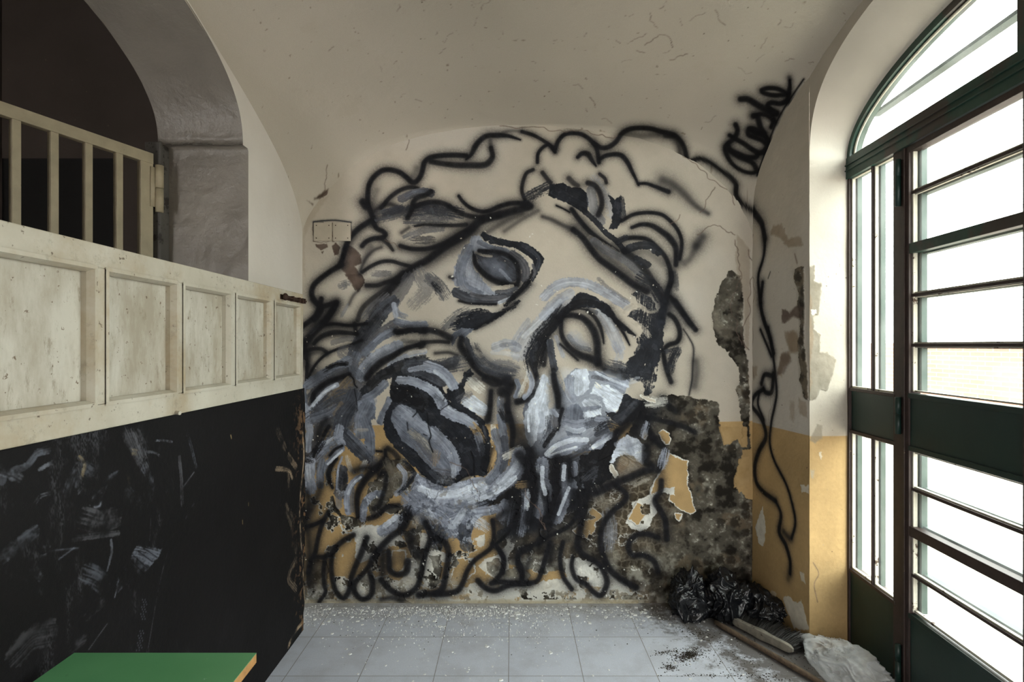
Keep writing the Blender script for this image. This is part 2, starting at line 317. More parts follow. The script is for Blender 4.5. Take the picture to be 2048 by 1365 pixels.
# traced from the photograph in small windows; kinds: s spray, S soft spray, b brush, d dry brush, a/g brushed areas, F soft patch, m mould, h bare skim, p paint flake
DAMAGE = """
m 5 M 1 |p| 1290,802 1316,799 1331,793 1357,790 1381,795 1401,801 1434,805 1440,814 1435,831 1440,849 1440,864 1445,881 1448,893 1466,884 1475,878 1484,893 1484,911 1475,940 1469,963 1472,978 1495,1000 1530,1000 1530,1240 1280,1240 1270,1185 1240,1165 1190,1150 1120,1145 1050,1140 1000,1120 985,1090 1000,1060 1040,1040 1060,1000 1080,960 1130,960 1190,930 1240,900
m 4 M 1 |p| 1458,542 1466,539 1481,554 1485,577 1486,640 1490,700 1497,730 1500,800 1500,900 1484,900 1484,850 1478,800 1470,780 1480,760 1475,735 1465,718 1452,700 1436,690 1428,668 1424,640 1430,600 1440,575
F 5 T .5 |p| 1424,622 1436,622 1440,645 1470,660 1460,680 1440,668 1425,655
m 2.5 M 1 |E| 330,540 400,590 420,640 480,690 560,660 590,620 520,600 420,580 380,520 360,450 345,450
m 4 M .9 |E| 590,430 680,300 740,200 860,200 930,290 920,370 850,450 770,440 740,480 700,570 620,600 600,540
h 4 H 1 |E| 400,640 470,700 560,650 690,650 740,700 800,700 850,760 830,790 760,790 700,830 640,870 560,910 510,880 520,780 500,720 430,700
m 4 M 1 |E| 560,740 600,790 640,830 600,850 560,800
m 4 M 1 |E| 780,760 850,760 860,800 820,820 790,790
m 4 M .9 |E| 830,690 900,680 960,690 950,800 900,870 850,760
h 5 H .95 |E| 950,700 1010,720 1100,830 1180,860 1330,880 1340,960 1260,1000 1240,1060 1170,1040 1190,960 1170,900 1100,900 1080,1050 980,1080 960,1000 985,900 950,800
m 5 M .8 |E| 1010,860 1090,850 1110,960 1080,1060 1060,980
h 4 H .9 |E| 1330,740 1400,710 1400,790 1350,800
h 5 H .9 |E| 1500,860 1560,740 1600,780 1560,860 1560,960 1480,1010 1400,980 1350,930 1400,880
m 6 M .85 |E| 1400,900 1500,880 1540,960 1640,930 1700,980 1700,1060 1480,1040 1420,960
m 5 M .8 |E| 190,900 250,890 320,910 330,960 320,1150 380,1190 200,1190 180,1040
h 6 H .85 |E| 360,1000 440,990 480,1030 600,980 700,1010 800,1030 940,900 960,980 940,1080 860,1120 700,1130 560,1160 430,1130 370,1090
m 5 M .7 |E| 520,1000 700,990 740,1060 700,1100 620,1150 560,1060
m 7 M .75 |E| 180,1150 420,1160 640,1150 840,1130 900,1190 1000,1200 840,1215 180,1215
h 4 H .9 |E| 840,880 930,880 980,930 960,1020 880,1000 
h 5 H .9 |E| 1240,1080 1330,1040 1420,1090 1706,1050 1706,1200 1200,1200 1290,1160
h 6 H .9 |F| 0,1060 120,1030 260,1050 330,1020 420,1010 520,1000 560,920 700,960 760,1000 880,1060 900,1130 860,1180 700,1180 0,1195
h 5 H .9 |F| 430,880 560,880 680,940 730,1000 760,1100 560,1110 470,1060
p 2 O 1 |F| 1135,150 1200,190 1275,215 1280,300 1275,370 1300,440 1330,560 1300,570 1230,545 1190,510 1160,480 1160,440 1190,400 1110,430 1030,440 1050,370 1090,300 1130,240
h 3 H 1 |F| 900,500 960,470 1040,440 1110,400 1190,395 1190,450 1150,440 1100,420 1060,470 1075,560 1040,610 1030,660 960,700 900,680 860,640 870,590 910,540
p 2 O 1 |F| 935,500 1010,530 1020,560 985,590 940,650 880,610 900,570
m 1 M 1 |F| 960,625 985,625 985,645 960,645
p 2 O 1 |F| 1080,20 1110,0 1150,25 1160,60 1155,95 1130,95 1100,60
p 1.5 O 1 |F| 985,5 1005,25 990,65 972,50
F 1.2 O 1 |F| 1495,-20 1690,-20 1690,120 1650,120 1620,60 1580,90 1530,110 1515,50
F 1.2 O 1 |F| 1660,190 1700,185 1700,370 1640,390 1600,400 1600,330 1630,260
p 1.5 O 1 |F| 1195,575 1240,575 1220,620 1200,605
p 2.5 O 1 |F| 630,530 700,590 650,640 640,700 600,745 540,720 500,690 560,640 600,560
p 3 O 1 |F| 430,1140 470,1100 520,1110 520,1150 470,1165
p 2.5 O 1 |F| 560,1080 620,1070 690,1075 660,1110 580,1110
p 2 O 1 |F| 585,1010 605,1005 605,1035 590,1035
p 3 O 1 |F| 30,1150 120,1140 220,1150 160,1175 60,1175
p 3 O .8 |F| 760,1140 900,1120 980,1130 980,1155 800,1165
p 3 O 1 |F| 340,420 400,430 370,520 340,560
p 3 O .9 |F| 280,690 310,680 310,740 285,730
p 3 O 1 |E| 850,1130 960,1115 1200,1120 1300,1110 1340,1130 1250,1165 1000,1160 870,1160
p 3 O 1 |E| 1180,880 1300,885 1330,960 1290,1000 1250,1060 1180,1060 1160,1020 1190,960
p 2 O 1 |E| 770,830 850,830 860,900 830,960 790,980 750,920
p 2 O 1 |E| 600,930 640,880 740,830 740,990 650,1010
p 2 O 1 |E| 950,830 975,820 990,900 960,950
h 2 R 1 |A| 440,850 500,870 550,920 540,990 500,1000 440,1000 400,960
m 2 R .6 |A| 440,1050 560,1060 580,1110 540,1160 510,1170 480,1100
F 2 R .9 |A| 440,850 500,870 550,920 555,980 510,1000 580,1090 560,1140 530,1175 480,1110 440,1040 400,1000 420,920
F 1.2 R .9 |A| 240,850 320,845 325,870 280,890 245,865
F 1.2 R .9 |A| 355,860 380,835 410,870 400,920 370,925
F 1 R .8 |A| 280,900 300,895 290,915
F 1.2 R .9 |A| 300,490 330,480 320,510 270,540 240,530
F 3 P .2 |A| 200,560 330,520 220,690 160,820 165,900 180,1100 155,1000 155,780 
F 2 P .35 |p| 1475,470 1500,500 1500,560 1498,700 1490,700 1488,600 1470,520
"""
MURAL = """
g 3 E .9 |p| 604,800 650,748 700,712 745,705 742,760 735,800 715,850 690,900 650,920 625,960 606,1010 604,900
S 120 N .5 |C| 250,500 300,800 200,1100
a 4 G .95 |E| 930,300 1150,400 1480,320 1560,420 1400,540 1330,640 1280,800 1180,720 1050,790 980,660 860,560 880,430
a 4 G .95 |7| 40,400 200,200 270,60 400,300 480,120 640,-20 980,60 1240,130 1180,280 1090,490 980,620 1090,760 900,940 600,940 480,1000 330,1010 250,1010 120,890 40,600
F 16 N .9 |F| 100,110 300,90 560,140 700,120 800,40 840,120 780,300 640,440 560,460 540,540 400,640 240,700 100,740 0,720 -40,560 40,420 120,280
S 90 N .8 |F| 60,-60 130,60 200,200
S 70 N .7 |D| 1100,700 980,860 900,960
S 120 K .5 |E| 200,560 200,900 200,1100
S 90 K .4 |E| 600,900 760,900 900,760
S 100 K .5 |F| 150,500 120,700 60,800
S 100 K .45 |F| 560,560 560,780
S 26 K .5 |B| -10,100 60,75 150,80 230,105
s 24 K .95 |B| 150,80 230,105 310,150 380,200
s 12:36:36:40:14 K 1 |A| 1640,135 1560,110 1480,105 1410,110 1360,145 1330,185 1305,235 1270,270
s 36 K 1 |A| 1270,245 1180,240 1090,245 1020,260 985,290 975,330 960,380 930,420 900,425 860,390 810,355 740,340 690,350 640,390 610,440 600,500 600,570 620,630 640,680
s 34:42:44:30 K .95 |A| 1030,285 1120,300 1220,310 1310,310 1380,310 1420,295 1450,250 1440,190
S 34 K .6 |A| 1440,200 1435,140
S 50 K .45 |A| 930,330 900,400
s 50 K 1 |A| 565,560 585,590
s 38 K 1 |A| 640,680 600,700 540,740 480,800 450,860 430,930 410,990
s 38 K 1 |A| 420,990 350,1030 280,1080 230,1130 215,1190 240,1240 280,1280 270,1320 235,1365
s 36 K 1 |A| 385,1245 340,1260 290,1275
s 40 K .95 |A| 380,1260 340,1330 300,1380
s 34 K 1 |A| 635,700 660,740 700,760 720,785 690,805 640,810 590,830 560,860
s 36:20 K .9 |A| 700,810 740,850 770,890
S 26 K .7 |A| 690,870 640,890 590,940 560,1000 545,1050
S 36 K .8 |A| 650,620 690,590 740,575 790,590 820,620
s 30 K .95 |A| 690,600 750,530 820,480 890,460 940,470
d 90 D .75 |A| 680,660 780,640 880,620
d 110 D .95 |A| 900,620 1000,605 1110,620 1210,640
d 90 D .7 |A| 880,680 1000,680 1150,680
d 60 D .9 |A| 820,600 720,640
d 60 E .7 |A| 860,800 960,760 1100,740
d 60 N .6 |A| 920,820 1040,820
b 60 E .9 |A| 830,540 900,505 980,490 1030,500
b 26 G .7 |A| 860,520 930,490 1010,485
s 34 K .95 |A| 1030,490 990,515 940,530 910,560 900,610 870,670
s 34 K .95 |A| 920,590 1000,565 1070,560 1140,580 1200,620 1270,650 1350,665 1420,660 1500,640
s 22:36 K 1 |A| 1220,520 1250,560 1300,600 1370,625 1430,620 1500,590 1580,570 1690,570
s 52:60:44 K 1 |A| 1706,590 1600,620 1500,650 1420,670 1350,700 1290,760 1220,810 1150,850 1080,900 1000,960 920,1000 860,1050
S 40 K .55 |B| 150,640 60,680 -10,720 -110,780
S 30 K .5 |B| 260,620 150,680 30,760 
s 44:60 K .95 |A| 860,1050 800,1110 740,1180 680,1260 640,1340
s 30:40 K .95 |A| 820,860 900,880 1000,880 1080,860 1150,830 1230,780 1310,740
s 16:30 K .9 |A| 920,725 1000,715 1100,720 1200,720 1270,715
S 26 K .7 |A| 830,770 880,735
s 26 K .95 |A| 560,1040 620,1000 690,970 760,965 830,985 890,1000
s 30 K .9 |A| 590,1130 660,1130 720,1110 780,1090 840,1040
b 90 E .55 |A| 880,1080 820,1180 760,1260
d 50 E .6 |A| 640,1050 740,1050
d 100 D .7 |A| 1030,1080 1080,1130 1120,1190
d 120 E .5 |A| 950,1050 1000,1160 920,1250
s 34 K .8 |A| 780,1100 700,1170 620,1230 560,1290 530,1365
d 60 E .8 |A| 720,1200 640,1270 580,1340
S 24 K .6 |A| 470,1260 500,1200 540,1160
d 60 D .6 |A| 420,1130 460,1120
s 24 K 1 |B| 255,290 260,230 290,190 330,170 360,200 375,220
s 30 K 1 |B| 380,185 400,140 440,100 500,90 560,100 620,140 660,200 675,290
s 34 K 1 |B| 640,160 690,190 740,185 790,150 830,95 880,65 950,55
S 60 K .3 |B| 860,90 960,110 1080,100
s 26:42:12 K 1 |B| 530,255 560,230 600,235 630,280 655,315
s 28:36:14 K 1 |B| 685,265 720,245 780,235 830,245 870,290 900,350 925,400 945,445
s 18:34 K 1 |B| 945,435 1000,435 1060,455 1110,475 1150,490
S 70:60:30 K .7 |B| 1110,410 1180,440 1260,510 1340,590 1420,640
s 26 K .95 |B| 225,340 180,365 155,430 150,490 175,560
s 30 K .9 |B| 290,360 320,400 345,430
d 80 N .9 |B| 190,530 260,490 340,450
a 2 N 1 |B| 340,440 430,430 480,460 550,460 595,500 605,570 595,640 540,620 480,580 400,545 330,520
s 36 K .8 |B| 470,400 500,430 530,450
b 70 G .55 |B| 620,480 640,600 690,690
d 60 L .5 |B| 640,390 700,460 740,560 760,650
s 36 K .95 |B| 600,430 650,450 685,510 695,580 670,650
s 24 K .9 |B| 680,370 715,400 725,430
a 3 N 1 |B| 740,500 780,540 825,520 835,620 825,670 845,680 800,745 740,750 760,690 770,640
d 50 N .8 |B| 825,540 840,660
s 12 K 1 |B| 385,585 430,605 475,630
s 34 K 1 |B| 490,610 540,680 600,750 670,810 740,860 800,900
b 40 N .95 |B| 560,610 650,690 720,770 800,830 850,900
b 70 C .5 |B| 620,820 720,880 840,960 940,1050
b 60 L .5 |B| 640,830 740,900 860,960 950,1040
S 30:40 K .75 |B| 290,660 350,680 430,720 500,750
s 40:50 K 1 |B| 500,750 560,800 620,880 680,950 760,1010 840,1070 920,1130 1000,1170
s 26 K 1 |B| 830,690 900,650 970,635 1050,635 1120,655 1190,720 1230,790 1240,860 1225,950
s 24:34:46:34 K 1 |B| 900,735 960,715 1030,720 1100,760 1160,810 1200,880 1200,990
s 32 K 1 |B| 800,840 860,810 940,805 1010,820 1080,880 1130,940 1160,1020 1170,1100 1140,1180 1130,1250
b 60 N .9 |B| 860,890 940,860 1020,860 1080,900
d 40 N .9 |B| 800,830 860,800
S 70 K .75 |B| 1380,800 1340,860
S 50 K .55 |B| 1340,860 1300,940 1260,980
s 50 K .9 |B| 850,900 930,960 1000,1040 1040,1110 1080,1180 1120,1240
b 50 N .8 |B| 930,950 1010,990
d 90 N .85 |B| 960,1080 1040,1130 1090,1210
d 50 N .5 |B| 1190,1050 1200,1150
# eye left of the nose bridge
a 3 L .9 |1| 470,410 560,400 600,460 700,520 850,550 960,600 1000,700 700,640 500,640 490,760 560,850 620,940 760,1080 900,1110 700,1120 500,1070 380,960 300,1000 250,900 280,760 370,640 440,500
b 130 G .8 |1| 430,560 370,700 350,850 400,1000 560,1090
b 60 G .9 |1| 560,480 700,540 860,580 960,660
b 100 L .5 |1| 450,900 560,960 700,1040
b 110 E .95 |1| 940,620 1040,700 1090,800 1080,900
a 3 N 1 |1| 600,360 680,400 760,440 900,460 1050,480 1180,540 1260,610 1300,670 1290,720 1220,850 1170,950 1120,880 1180,760 1170,690 1080,610 980,560 860,530 700,500 620,460 570,410
b 50 D .7 |1| 1060,520 1180,600 1240,690 1200,820
b 26 C .9 |1| 980,580 1060,630 1150,710
b 30 E .9 |1| 1170,740 1190,830 1160,900
a 2 D 1 |1| 520,610 620,600 800,620 920,690 990,800 985,920 900,960 760,930 640,860 550,740
F 10 G .8 |1| 620,700 800,720 900,850 900,920 820,900 700,830
b 50 G .55 |1| 540,690 600,800 680,880
b 40 L .6 |1| 800,800 860,860 920,930
b 20 G .9 |1| 820,640 920,700 970,790
b 30 C .85 |1| 520,600 600,630 700,640
s 50:60:62:50 K 1 |1| 560,580 700,590 820,610 920,660 990,750 1010,850 1000,940
s 50:70:60 K 1 |1| 505,640 520,730 590,820 680,890 780,940 900,965 990,970
s 14 K .9 |1| 490,590 500,650
b 120 D .95 |1| 300,1050 400,1110 550,1140 700,1140 850,1110 920,1100
b 60 E .8 |1| 480,1080 650,1120 850,1110
s 26 K .9 |1| 330,1150 450,1180 600,1185 750,1190
b 60 C .7 |1| 720,1010 850,1000 930,990
b 50 D .8 |1| 760,1050 880,1040 980,1010
b 40 W .7 |1| 790,1170 860,1140 930,1110
d 70 K 1 |1| 1140,890 1060,1000 960,1100 860,1190
s 60 K .8 |1| 1130,960 1050,1040 950,1110
s 40 K .8 |1| 225,880 260,890
d 80 N .9 |1| 40,960 100,1030
# light on the forehead, bridge of the nose
b 210 L .5 |3| 1400,60 1250,200 1100,330 980,450 900,600
b 60 W .35 |3| 1250,120 1100,280 950,420
b 120 L .6 |3| 640,540 760,500 870,540
b 60 W .35 |3| 600,600 760,610 880,640
g 5 N 1 |3| 90,330 150,230 250,140 400,90 470,110 560,110 640,150 720,110 820,60 880,0 920,10 830,110 640,220 540,270 400,340 180,345 
a 4 N 1 |3| 170,290 250,190 400,150 560,150 700,140 820,80 760,150 640,215 540,268 400,335 180,340
d 120 D .6 |3| 60,300 160,200 300,120
s 40:60 K .8 |3| 400,330 560,250 700,150 860,40
a 3 G 1 |3| 130,400 170,360 250,325 395,330 330,390 290,440 210,420 190,450 150,520 120,470
d 130 D .75 |3| 400,540 440,660 540,760 680,810 820,820
d 130 E .6 |3| 600,740 760,740 860,780
b 70 D .9 |3| 300,460 350,600 420,720 520,800 640,850 780,880
d 60 C .8 |3| 400,580 470,640
s 70:100:60:60:74 K 1 |3| 245,440 235,520 290,610 340,690 400,780 480,850 580,890 680,930 760,950
s 60 K .9 |3| 500,900 600,960 680,960
s 130 K 1 |3| 770,920 800,970 760,1040 710,1050
s 60 K .9 |3| 770,1080 775,1180 770,1300 770,1365
S 60 K .85 |3| 580,1040 570,1150 560,1365
s 60:66:80 K 1 |3| 1030,700 1085,830 1110,950 1070,1060 980,1130 880,1160
b 60 G .9 |3| 870,920 895,1000 860,1100
b 60 L .9 |3| 1010,830 1045,940 1020,1040 960,1110
d 60 P .8 |3| 940,930 980,980 960,1060
d 50 H .7 |3| 970,760 1000,850 900,1100
d 180 N 1 |3| 1370,130 1280,260 1150,400 1080,520 1020,640 1040,760
s 90 K .95 |3| 1400,150 1300,290 1220,380
d 120 K .95 |3| 1190,450 1130,600 1100,740
s 60 K .9 |3| 1215,420 1200,600 1180,740
b 90 D .95 |3| 1250,490 1265,620 1300,780
b 50 L .6 |3| 1320,420 1370,560 1400,640
s 50:60:90:60 K 1 |3| 1290,800 1310,920 1345,1060 1350,1210
# second eye
b 120 L .75 |2| 50,250 150,150 280,95 420,85 560,115 700,175 850,265 980,350
b 50 W .3 |2| 100,200 280,110 500,110 700,200
d 60 E .5 |2| 670,50 760,140 900,240 1000,310
b 120 L .6 |2| 40,470 120,370 220,280 340,210
b 50 W .4 |2| 30,500 130,400 230,300
b 150 L .55 |2| 700,430 780,560 850,700 900,830
b 60 W .4 |2| 670,400 760,490 830,620
d 120 L .5 |2| 840,800 900,900 880,960
a 3 N 1 |2| 170,490 260,390 350,300 400,230 450,200 530,210 610,240 700,290 790,350 860,470 930,560 1010,620 1080,690 1000,660 930,620 860,560 800,500 720,440 640,380 520,370 400,380 300,440 210,500
b 80 K .8 |2| 300,400 420,320 560,310 700,350
s 70:50:16 K 1 |2| 780,400 850,500 900,580 960,680 1020,800
s 40:24 K .95 |2| 890,530 990,610 1080,690
d 90 K 1 |2| 200,500 120,600 50,690 -20,740
s 30:16 K .9 |2| 350,400 440,385 540,400
b 50 D .6 |2| 540,380 640,430
s 40:46:16 K .95 |2| 540,410 620,480 680,580 710,680 725,780
b 60 D .5 |2| 330,700 420,810 560,850
F 12 L .8 |2| 320,640 430,720 560,830 500,850 380,780 320,720
s 60:70:90:80 K 1 |2| 190,490 300,460 400,465 480,490 560,560 620,660 650,780 655,900 655,1010
s 50:56:80:90 K .97 |2| 240,520 240,640 270,740 350,840 450,910 570,950 660,990
s 26 K .9 |2| 230,790 320,870 430,970
S 50 K .7 |2| 690,1040 760,1100 900,1140
d 140 D .8 |2| 800,1020 900,1050 1000,1100
s 60 K .85 |2| 740,1090 860,1130 980,1190
g 12 N 1 |2| 1060,230 1130,200 1220,230 1300,290 1340,420 1380,430 1400,640 1400,850 1340,1000 1280,1180 1240,1400 1190,1400 1180,1230 1080,1170 980,1180 860,1120 1000,1080 990,960 1060,900 1100,830 1060,740 1150,650 1130,560 1020,490 1100,430 1160,380
a 4 N .95 |2| 1380,330 1440,360 1430,440 1400,640 1400,850 1340,1000 1250,1200 1200,1180 1060,1170 960,1160 1050,1060 1000,960 1100,900 1140,800 1250,700 1300,560 1340,440
d 90 C .8 |2| 960,420 1040,370 1120,360
d 50 C .8 |2| 1130,350 1240,420 1330,410
d 60 C .6 |2| 1060,540 1180,620 1240,700
s 60 K 1 |2| 1490,-20 1490,60 1450,200 1430,300
s 80 N 1 |2| 1400,300 1410,400 1380,560
s 46 K 1 |2| 1480,250 1560,340 1620,430 1700,550
s 46:34 K 1 |D| 1190,10 1240,80 1290,150 1335,205
s 56 K 1 |2| 1470,450 1530,500 1580,600 1590,700 1550,770 1460,800 1410,860 1410,950 1440,1080 1490,1220
d 110 N .95 |2| 1560,860 1510,960 1480,1080
d 60 N .9 |2| 1420,880 1560,850
s 8:12:10 K .7 |D| 1250,200 1290,260 1320,330 1315,450 1310,550 1290,650
S 56 K .6 |D| 1335,420 1340,500 1325,590
# left side, cheek and moustache
b 150:200:140 D .95 |5| 1060,20 950,120 830,280 700,450 620,620 570,760
d 60 K .5 |5| 1000,60 860,200 740,350
b 130 E .9 |5| 1060,290 900,400 790,520 720,600
b 90 G .95 |5| 1420,285 1250,290 1100,250
b 60 L .4 |5| 1400,260 1250,260 1110,240
d 70 G .8 |5| 1080,60 1110,150 1200,190
b 70 L .8 |5| 1070,60 1090,180
b 100 G .95 |5| 1050,360 920,430 820,520 740,600
b 40 L .5 |5| 1050,340 930,400 850,470
s 50:64 K 1 |5| 1110,380 1250,345 1420,360
s 40:40:50 K .95 |C| 790,215 900,215 1000,205 1090,225 1160,260
s 26 K .9 |C| 840,280 960,290 1080,285 1150,290
s 40 K .9 |C| 960,315 965,325
S 26 K .8 |C| 1060,365 1150,360 1210,380
d 60 E .5 |C| 860,280 760,330
b 150 C .4 |5| 1300,440 1150,480
b 130 L .9 |5| 1120,520 960,590 820,680 730,780 690,870
b 50 W .25 |5| 1060,510 900,590 780,700
b 120 G .8 |5| 640,640 600,760 660,850
s 46:60:90:80 K 1 |5| 1410,505 1300,525 1180,565 1050,645 930,710 830,800 760,890
b 66 L .85 |5| 1422,590 1260,620 1130,680 1020,750
b 50 C .5 |5| 1422,570 1240,610
b 36 D .8 |5| 1422,640 1300,660 1180,700
b 150 N .9 |5| 1422,720 1250,730 1100,780 950,860 850,960 740,1060
b 90 K .6 |5| 1050,800 920,850 800,960
b 70 D .8 |C| 1190,420 1100,450 1000,440 880,440
d 120 D .8 |C| 1030,470 1130,450 1230,430
S 50 K .5 |C| 1080,470 1180,460
s 60 K 1 |5| 240,-10 220,80 170,190 60,280 -20,340
S 50 K .8 |5| 130,0 200,60
s 70:80:90 K 1 |5| 400,60 330,180 240,290 150,380 60,490
s 36 K 1 |5| 260,285 400,275 520,290 620,290 760,270
s 50 K .9 |5| 620,270 640,380 
d 60 E .5 |5| 200,300 120,380
s 40:64:44 K .95 |5| 160,500 200,450 280,400 400,370 520,375 650,390
s 32 K 1 |5| 700,460 560,520 430,560 300,620 200,710 120,830 70,980
s 46 K .9 |5| 50,590 150,560 240,560 300,595
s 60:40 K .95 |5| 40,480 60,600 75,800 70,1000
S 60 K .7 |5| 100,620 90,760
b 40 C .4 |5| 30,1000 45,700
d 50 G .5 |5| 470,180 540,60
b 70 E .5 |5| 370,490 470,460 600,440
d 130 E .6 |5| 600,700 480,600 560,560
# beard left
b 130 G .95 |5| 100,960 250,860 400,780 540,700
d 60 K .8 |5| 280,800 400,740 530,720
s 26 K .9 |5| 330,770 430,730 520,740
b 150 E .8 |5| 480,840 380,900 200,1060
b 70 G .95 |5| 40,1000 50,1150 80,1365
b 90 L .9 |6| 60,-30 75,120 110,220 100,330 90,450
b 30 W .6 |6| 35,-200 35,100 45,300 45,560
s 60 K 1 |5| 150,1160 155,1080 230,1000 330,930 450,890 560,850
d 170 B .9 |5| 330,1150 460,1040 560,940
b 60 L .95 |5| 120,1240 210,1130 310,1030 420,970
b 30 W .7 |5| 130,1230 210,1120 300,1040 400,980
d 170 D .95 |5| 130,1330 300,1200 450,1110 580,1060
d 120 G .8 |5| 120,1365 300,1300 400,1240
s 16 K 1 |5| 560,850 610,900 620,960 650,1000
b 200 D .95 |5| 610,1100 560,1220 480,1365
b 60 B .6 |5| 470,1180 400,1300
a 3 G 1 |5| 650,1150 830,1110 870,1230 860,1365 600,1400 640,1250
b 90 L .5 |5| 840,1150 740,1240 660,1365
b 100 G .95 |5| 960,960 860,1060 740,1130
b 60 G .9 |5| 1010,1130 970,1260 920,1400
b 24 L .6 |5| 1010,1130 990,1200 960,1260
s 8 K .95 |5| 620,1020 640,1120 650,1220 640,1365
b 190 D .95 |6| 560,-20 500,60 460,180
b 170 G .95 |6| 760,-20 700,120 700,260
b 130 G 1 |6| 740,130 790,280 800,470
d 50 C .5 |6| 660,230 760,230
S 70 K .8 |6| 300,110 230,200 200,340
s 44 K 1 |6| 330,190 270,290
b 170 D 1 |6| 500,280 620,400 760,540
b 60 G .7 |6| 560,260 700,400 800,520
b 110 L 1 |6| 450,215 435,300 470,390
d 150 G 1 |6| 400,350 280,430 170,540
d 60 W .5 |6| 380,330 290,390
d 90 K .95 |6| 260,360 180,470 140,560
b 66 L 1 |6| 480,450 380,540 290,640 230,750
b 90 G .9 |6| 250,600 230,720 230,860
s 30 K 1 |6| 480,410 400,450 340,520
s 50:70:34 K 1 |6| 410,560 350,650 320,760 370,890
b 140 L 1 |6| 110,600 110,760 120,900
d 60 W .6 |6| 90,650 110,800
d 90 K .9 |6| 60,560 130,580
S 90 K .9 |6| 80,940 100,1050 60,1200
S 100:70 K .8 |6| 240,860 200,980 130,1120 60,1250
s 34 K 1 |6| 250,1260 150,1320 40,1340
S 60 K .8 |6| 50,1200 60,1365
b 150 D .95 |6| 480,700 475,830 460,950
d 90 K .7 |6| 500,760 490,930
b 26 L .9 |6| 480,540 440,650 425,780 420,900
b 80 G .6 |6| 440,960 440,1100
d 60 C .9 |6| 540,540 560,640 600,720
d 70 H .9 |6| 740,600 700,690
b 76 L 1 |6| 700,760 610,820 550,930 530,1040 550,1170
b 50 G .7 |6| 600,900 590,1040 600,1150
b 90 L 1 |6| 920,960 820,980 740,1070 710,1240
b 30 W .6 |6| 930,940 900,960
b 60 M .9 |6| 800,850 900,850
d 100 E .9 |6| 840,560 840,640
s 40 K 1 |6| 970,460 975,560
s 26 K 1 |6| 870,470 930,475
s 90:80:50 K 1 |6| 970,570 900,640 810,720 740,800 680,900 650,1000 650,1120 660,1220
S 100 K .9 |6| 620,700 740,660 880,690
s 50:60 K .9 |6| 900,740 970,730 970,860 930,1000 900,1090 840,1130
s 60 K .95 |6| 780,1240 870,1210 990,1110 1120,1090
d 130 M .8 |6| 1000,600 1060,760 1080,880
b 60 L .8 |6| 1120,640 1190,740 1170,880 1090,960
s 60 K .85 |6| 1000,440 1060,480 1120,550
d 60 N 1 |6| 1180,600 1290,720 1220,850 1120,950
d 80 G .9 |6| 1200,980 1300,1080
# mouth
a 3 N 1 |4| 240,140 380,90 480,60 640,140 760,290 830,440 950,500 1100,600 1200,640 1250,760 1270,900 1260,1060 1280,1150 1200,1230 1100,1220 1000,1230 900,1310 780,1335 640,1290 540,1200 400,1060 250,920 160,800 135,660 170,540 210,440 215,280
a 5 N 1 |4| 800,320 930,260 1000,130 1060,80 1090,160 1010,230 980,300 1000,380 950,460 1150,590 1200,640 1060,600 860,500 800,400
a 4 K .8 |4| 215,260 480,300 640,420 560,560 400,470 230,440
b 100 D .95 |4| 370,110 520,130 640,180 760,240
b 120 L 1 |4| 600,70 720,110 820,190 870,270
b 60 L 1 |4| 420,105 560,85 700,110
b 40 W .5 |4| 680,120 770,190 840,290
b 90:100:110:130 L .95 |4| 310,215 420,220 520,255 640,310 710,380 760,470
d 60 D .6 |4| 680,380 760,460 760,530
b 30 W .5 |4| 620,270 720,330 790,430
b 130:110 L 1 |4| 800,540 880,580 980,620 1080,680
b 40 W .4 |4| 830,500 960,580 1080,650
d 90 O .8 |4| 1080,690 1130,760 1180,850
d 90 G .9 |4| 1130,800 1160,900 1170,980
b 26 D .9 |4| 1190,700 1220,820
s 60 K .7 |4| 1180,900 1200,1000 1180,1140
a 3 G 1 |4| 230,540 300,480 380,475 480,530 550,620 620,710 740,790 830,870 900,960 940,1050 940,1200 860,1230 740,1200 650,1150 560,1060 450,930 330,850 260,720 220,620
b 120 L .7 |4| 320,520 420,600 540,700 620,760
b 130 L .8 |4| 660,760 760,850 860,980 900,1120
d 90 S .7 |4| 420,760 560,860 640,960
d 130 E .7 |4| 500,860 580,980 660,1080
d 90 P .5 |4| 700,980 680,1080
d 120 E .8 |4| 700,1180 860,1200
b 60 D .8 |4| 640,1180 740,1270 860,1290
b 60 W .4 |4| 880,1120 880,1220
s 8:12 K 1 |4| 600,560 615,700 640,800 620,860 660,970
s 8 K 1 |4| 450,600 500,545
s 8 K .8 |4| 560,780 600,800
s 8 K .9 |4| 390,660 400,740
s 10:16:10 K 1 |4| 1060,960 1090,1060 1095,1220 1140,1290
s 16:8 K 1 |4| 1080,1200 980,1240 900,1290
s 8 K .8 |4| 770,430 800,380
s 8 K .8 |4| 730,540 780,500 830,470
b 60 G .95 |4| 205,430 130,560 95,650
b 110 W .9 |4| 1010,440 1100,500 1190,540
b 60 W .9 |4| 1080,400 1210,500
d 130 H .8 |4| 1070,230 1150,300
d 90 E .7 |4| 940,420 1040,360
s 40:70 K .9 |4| 1270,330 1260,500 1230,640
d 80 G .9 |4| 1370,420 1375,560
b 90 G .95 |4| 1370,600 1400,760 1420,900 1400,1080 1330,1200
d 60 K .8 |4| 1370,540 1420,640
s 60 K 1 |4| 1430,480 1480,640 1500,760 1490,900
d 60 H .9 |4| 1290,700 1300,860
d 50 O .9 |4| 1300,880 1300,1000 1250,1150
S 50 K .8 |4| 1280,930 1230,1130
# cheek whites right of the nose
F 10 W .45 |7| 260,60 540,0 980,0 1240,130 1180,300 1090,480 930,560 780,800 600,930 300,1000 100,890 40,600
a 4 W 1 |7| 260,50 300,70 350,170 300,400 340,480 300,680 200,720 180,800 110,890 60,760 40,600 50,500 90,390 150,320 220,180
b 60 W 1 |7| 270,80 220,260 160,370
b 70 L .5 |7| 240,500 260,600 230,700
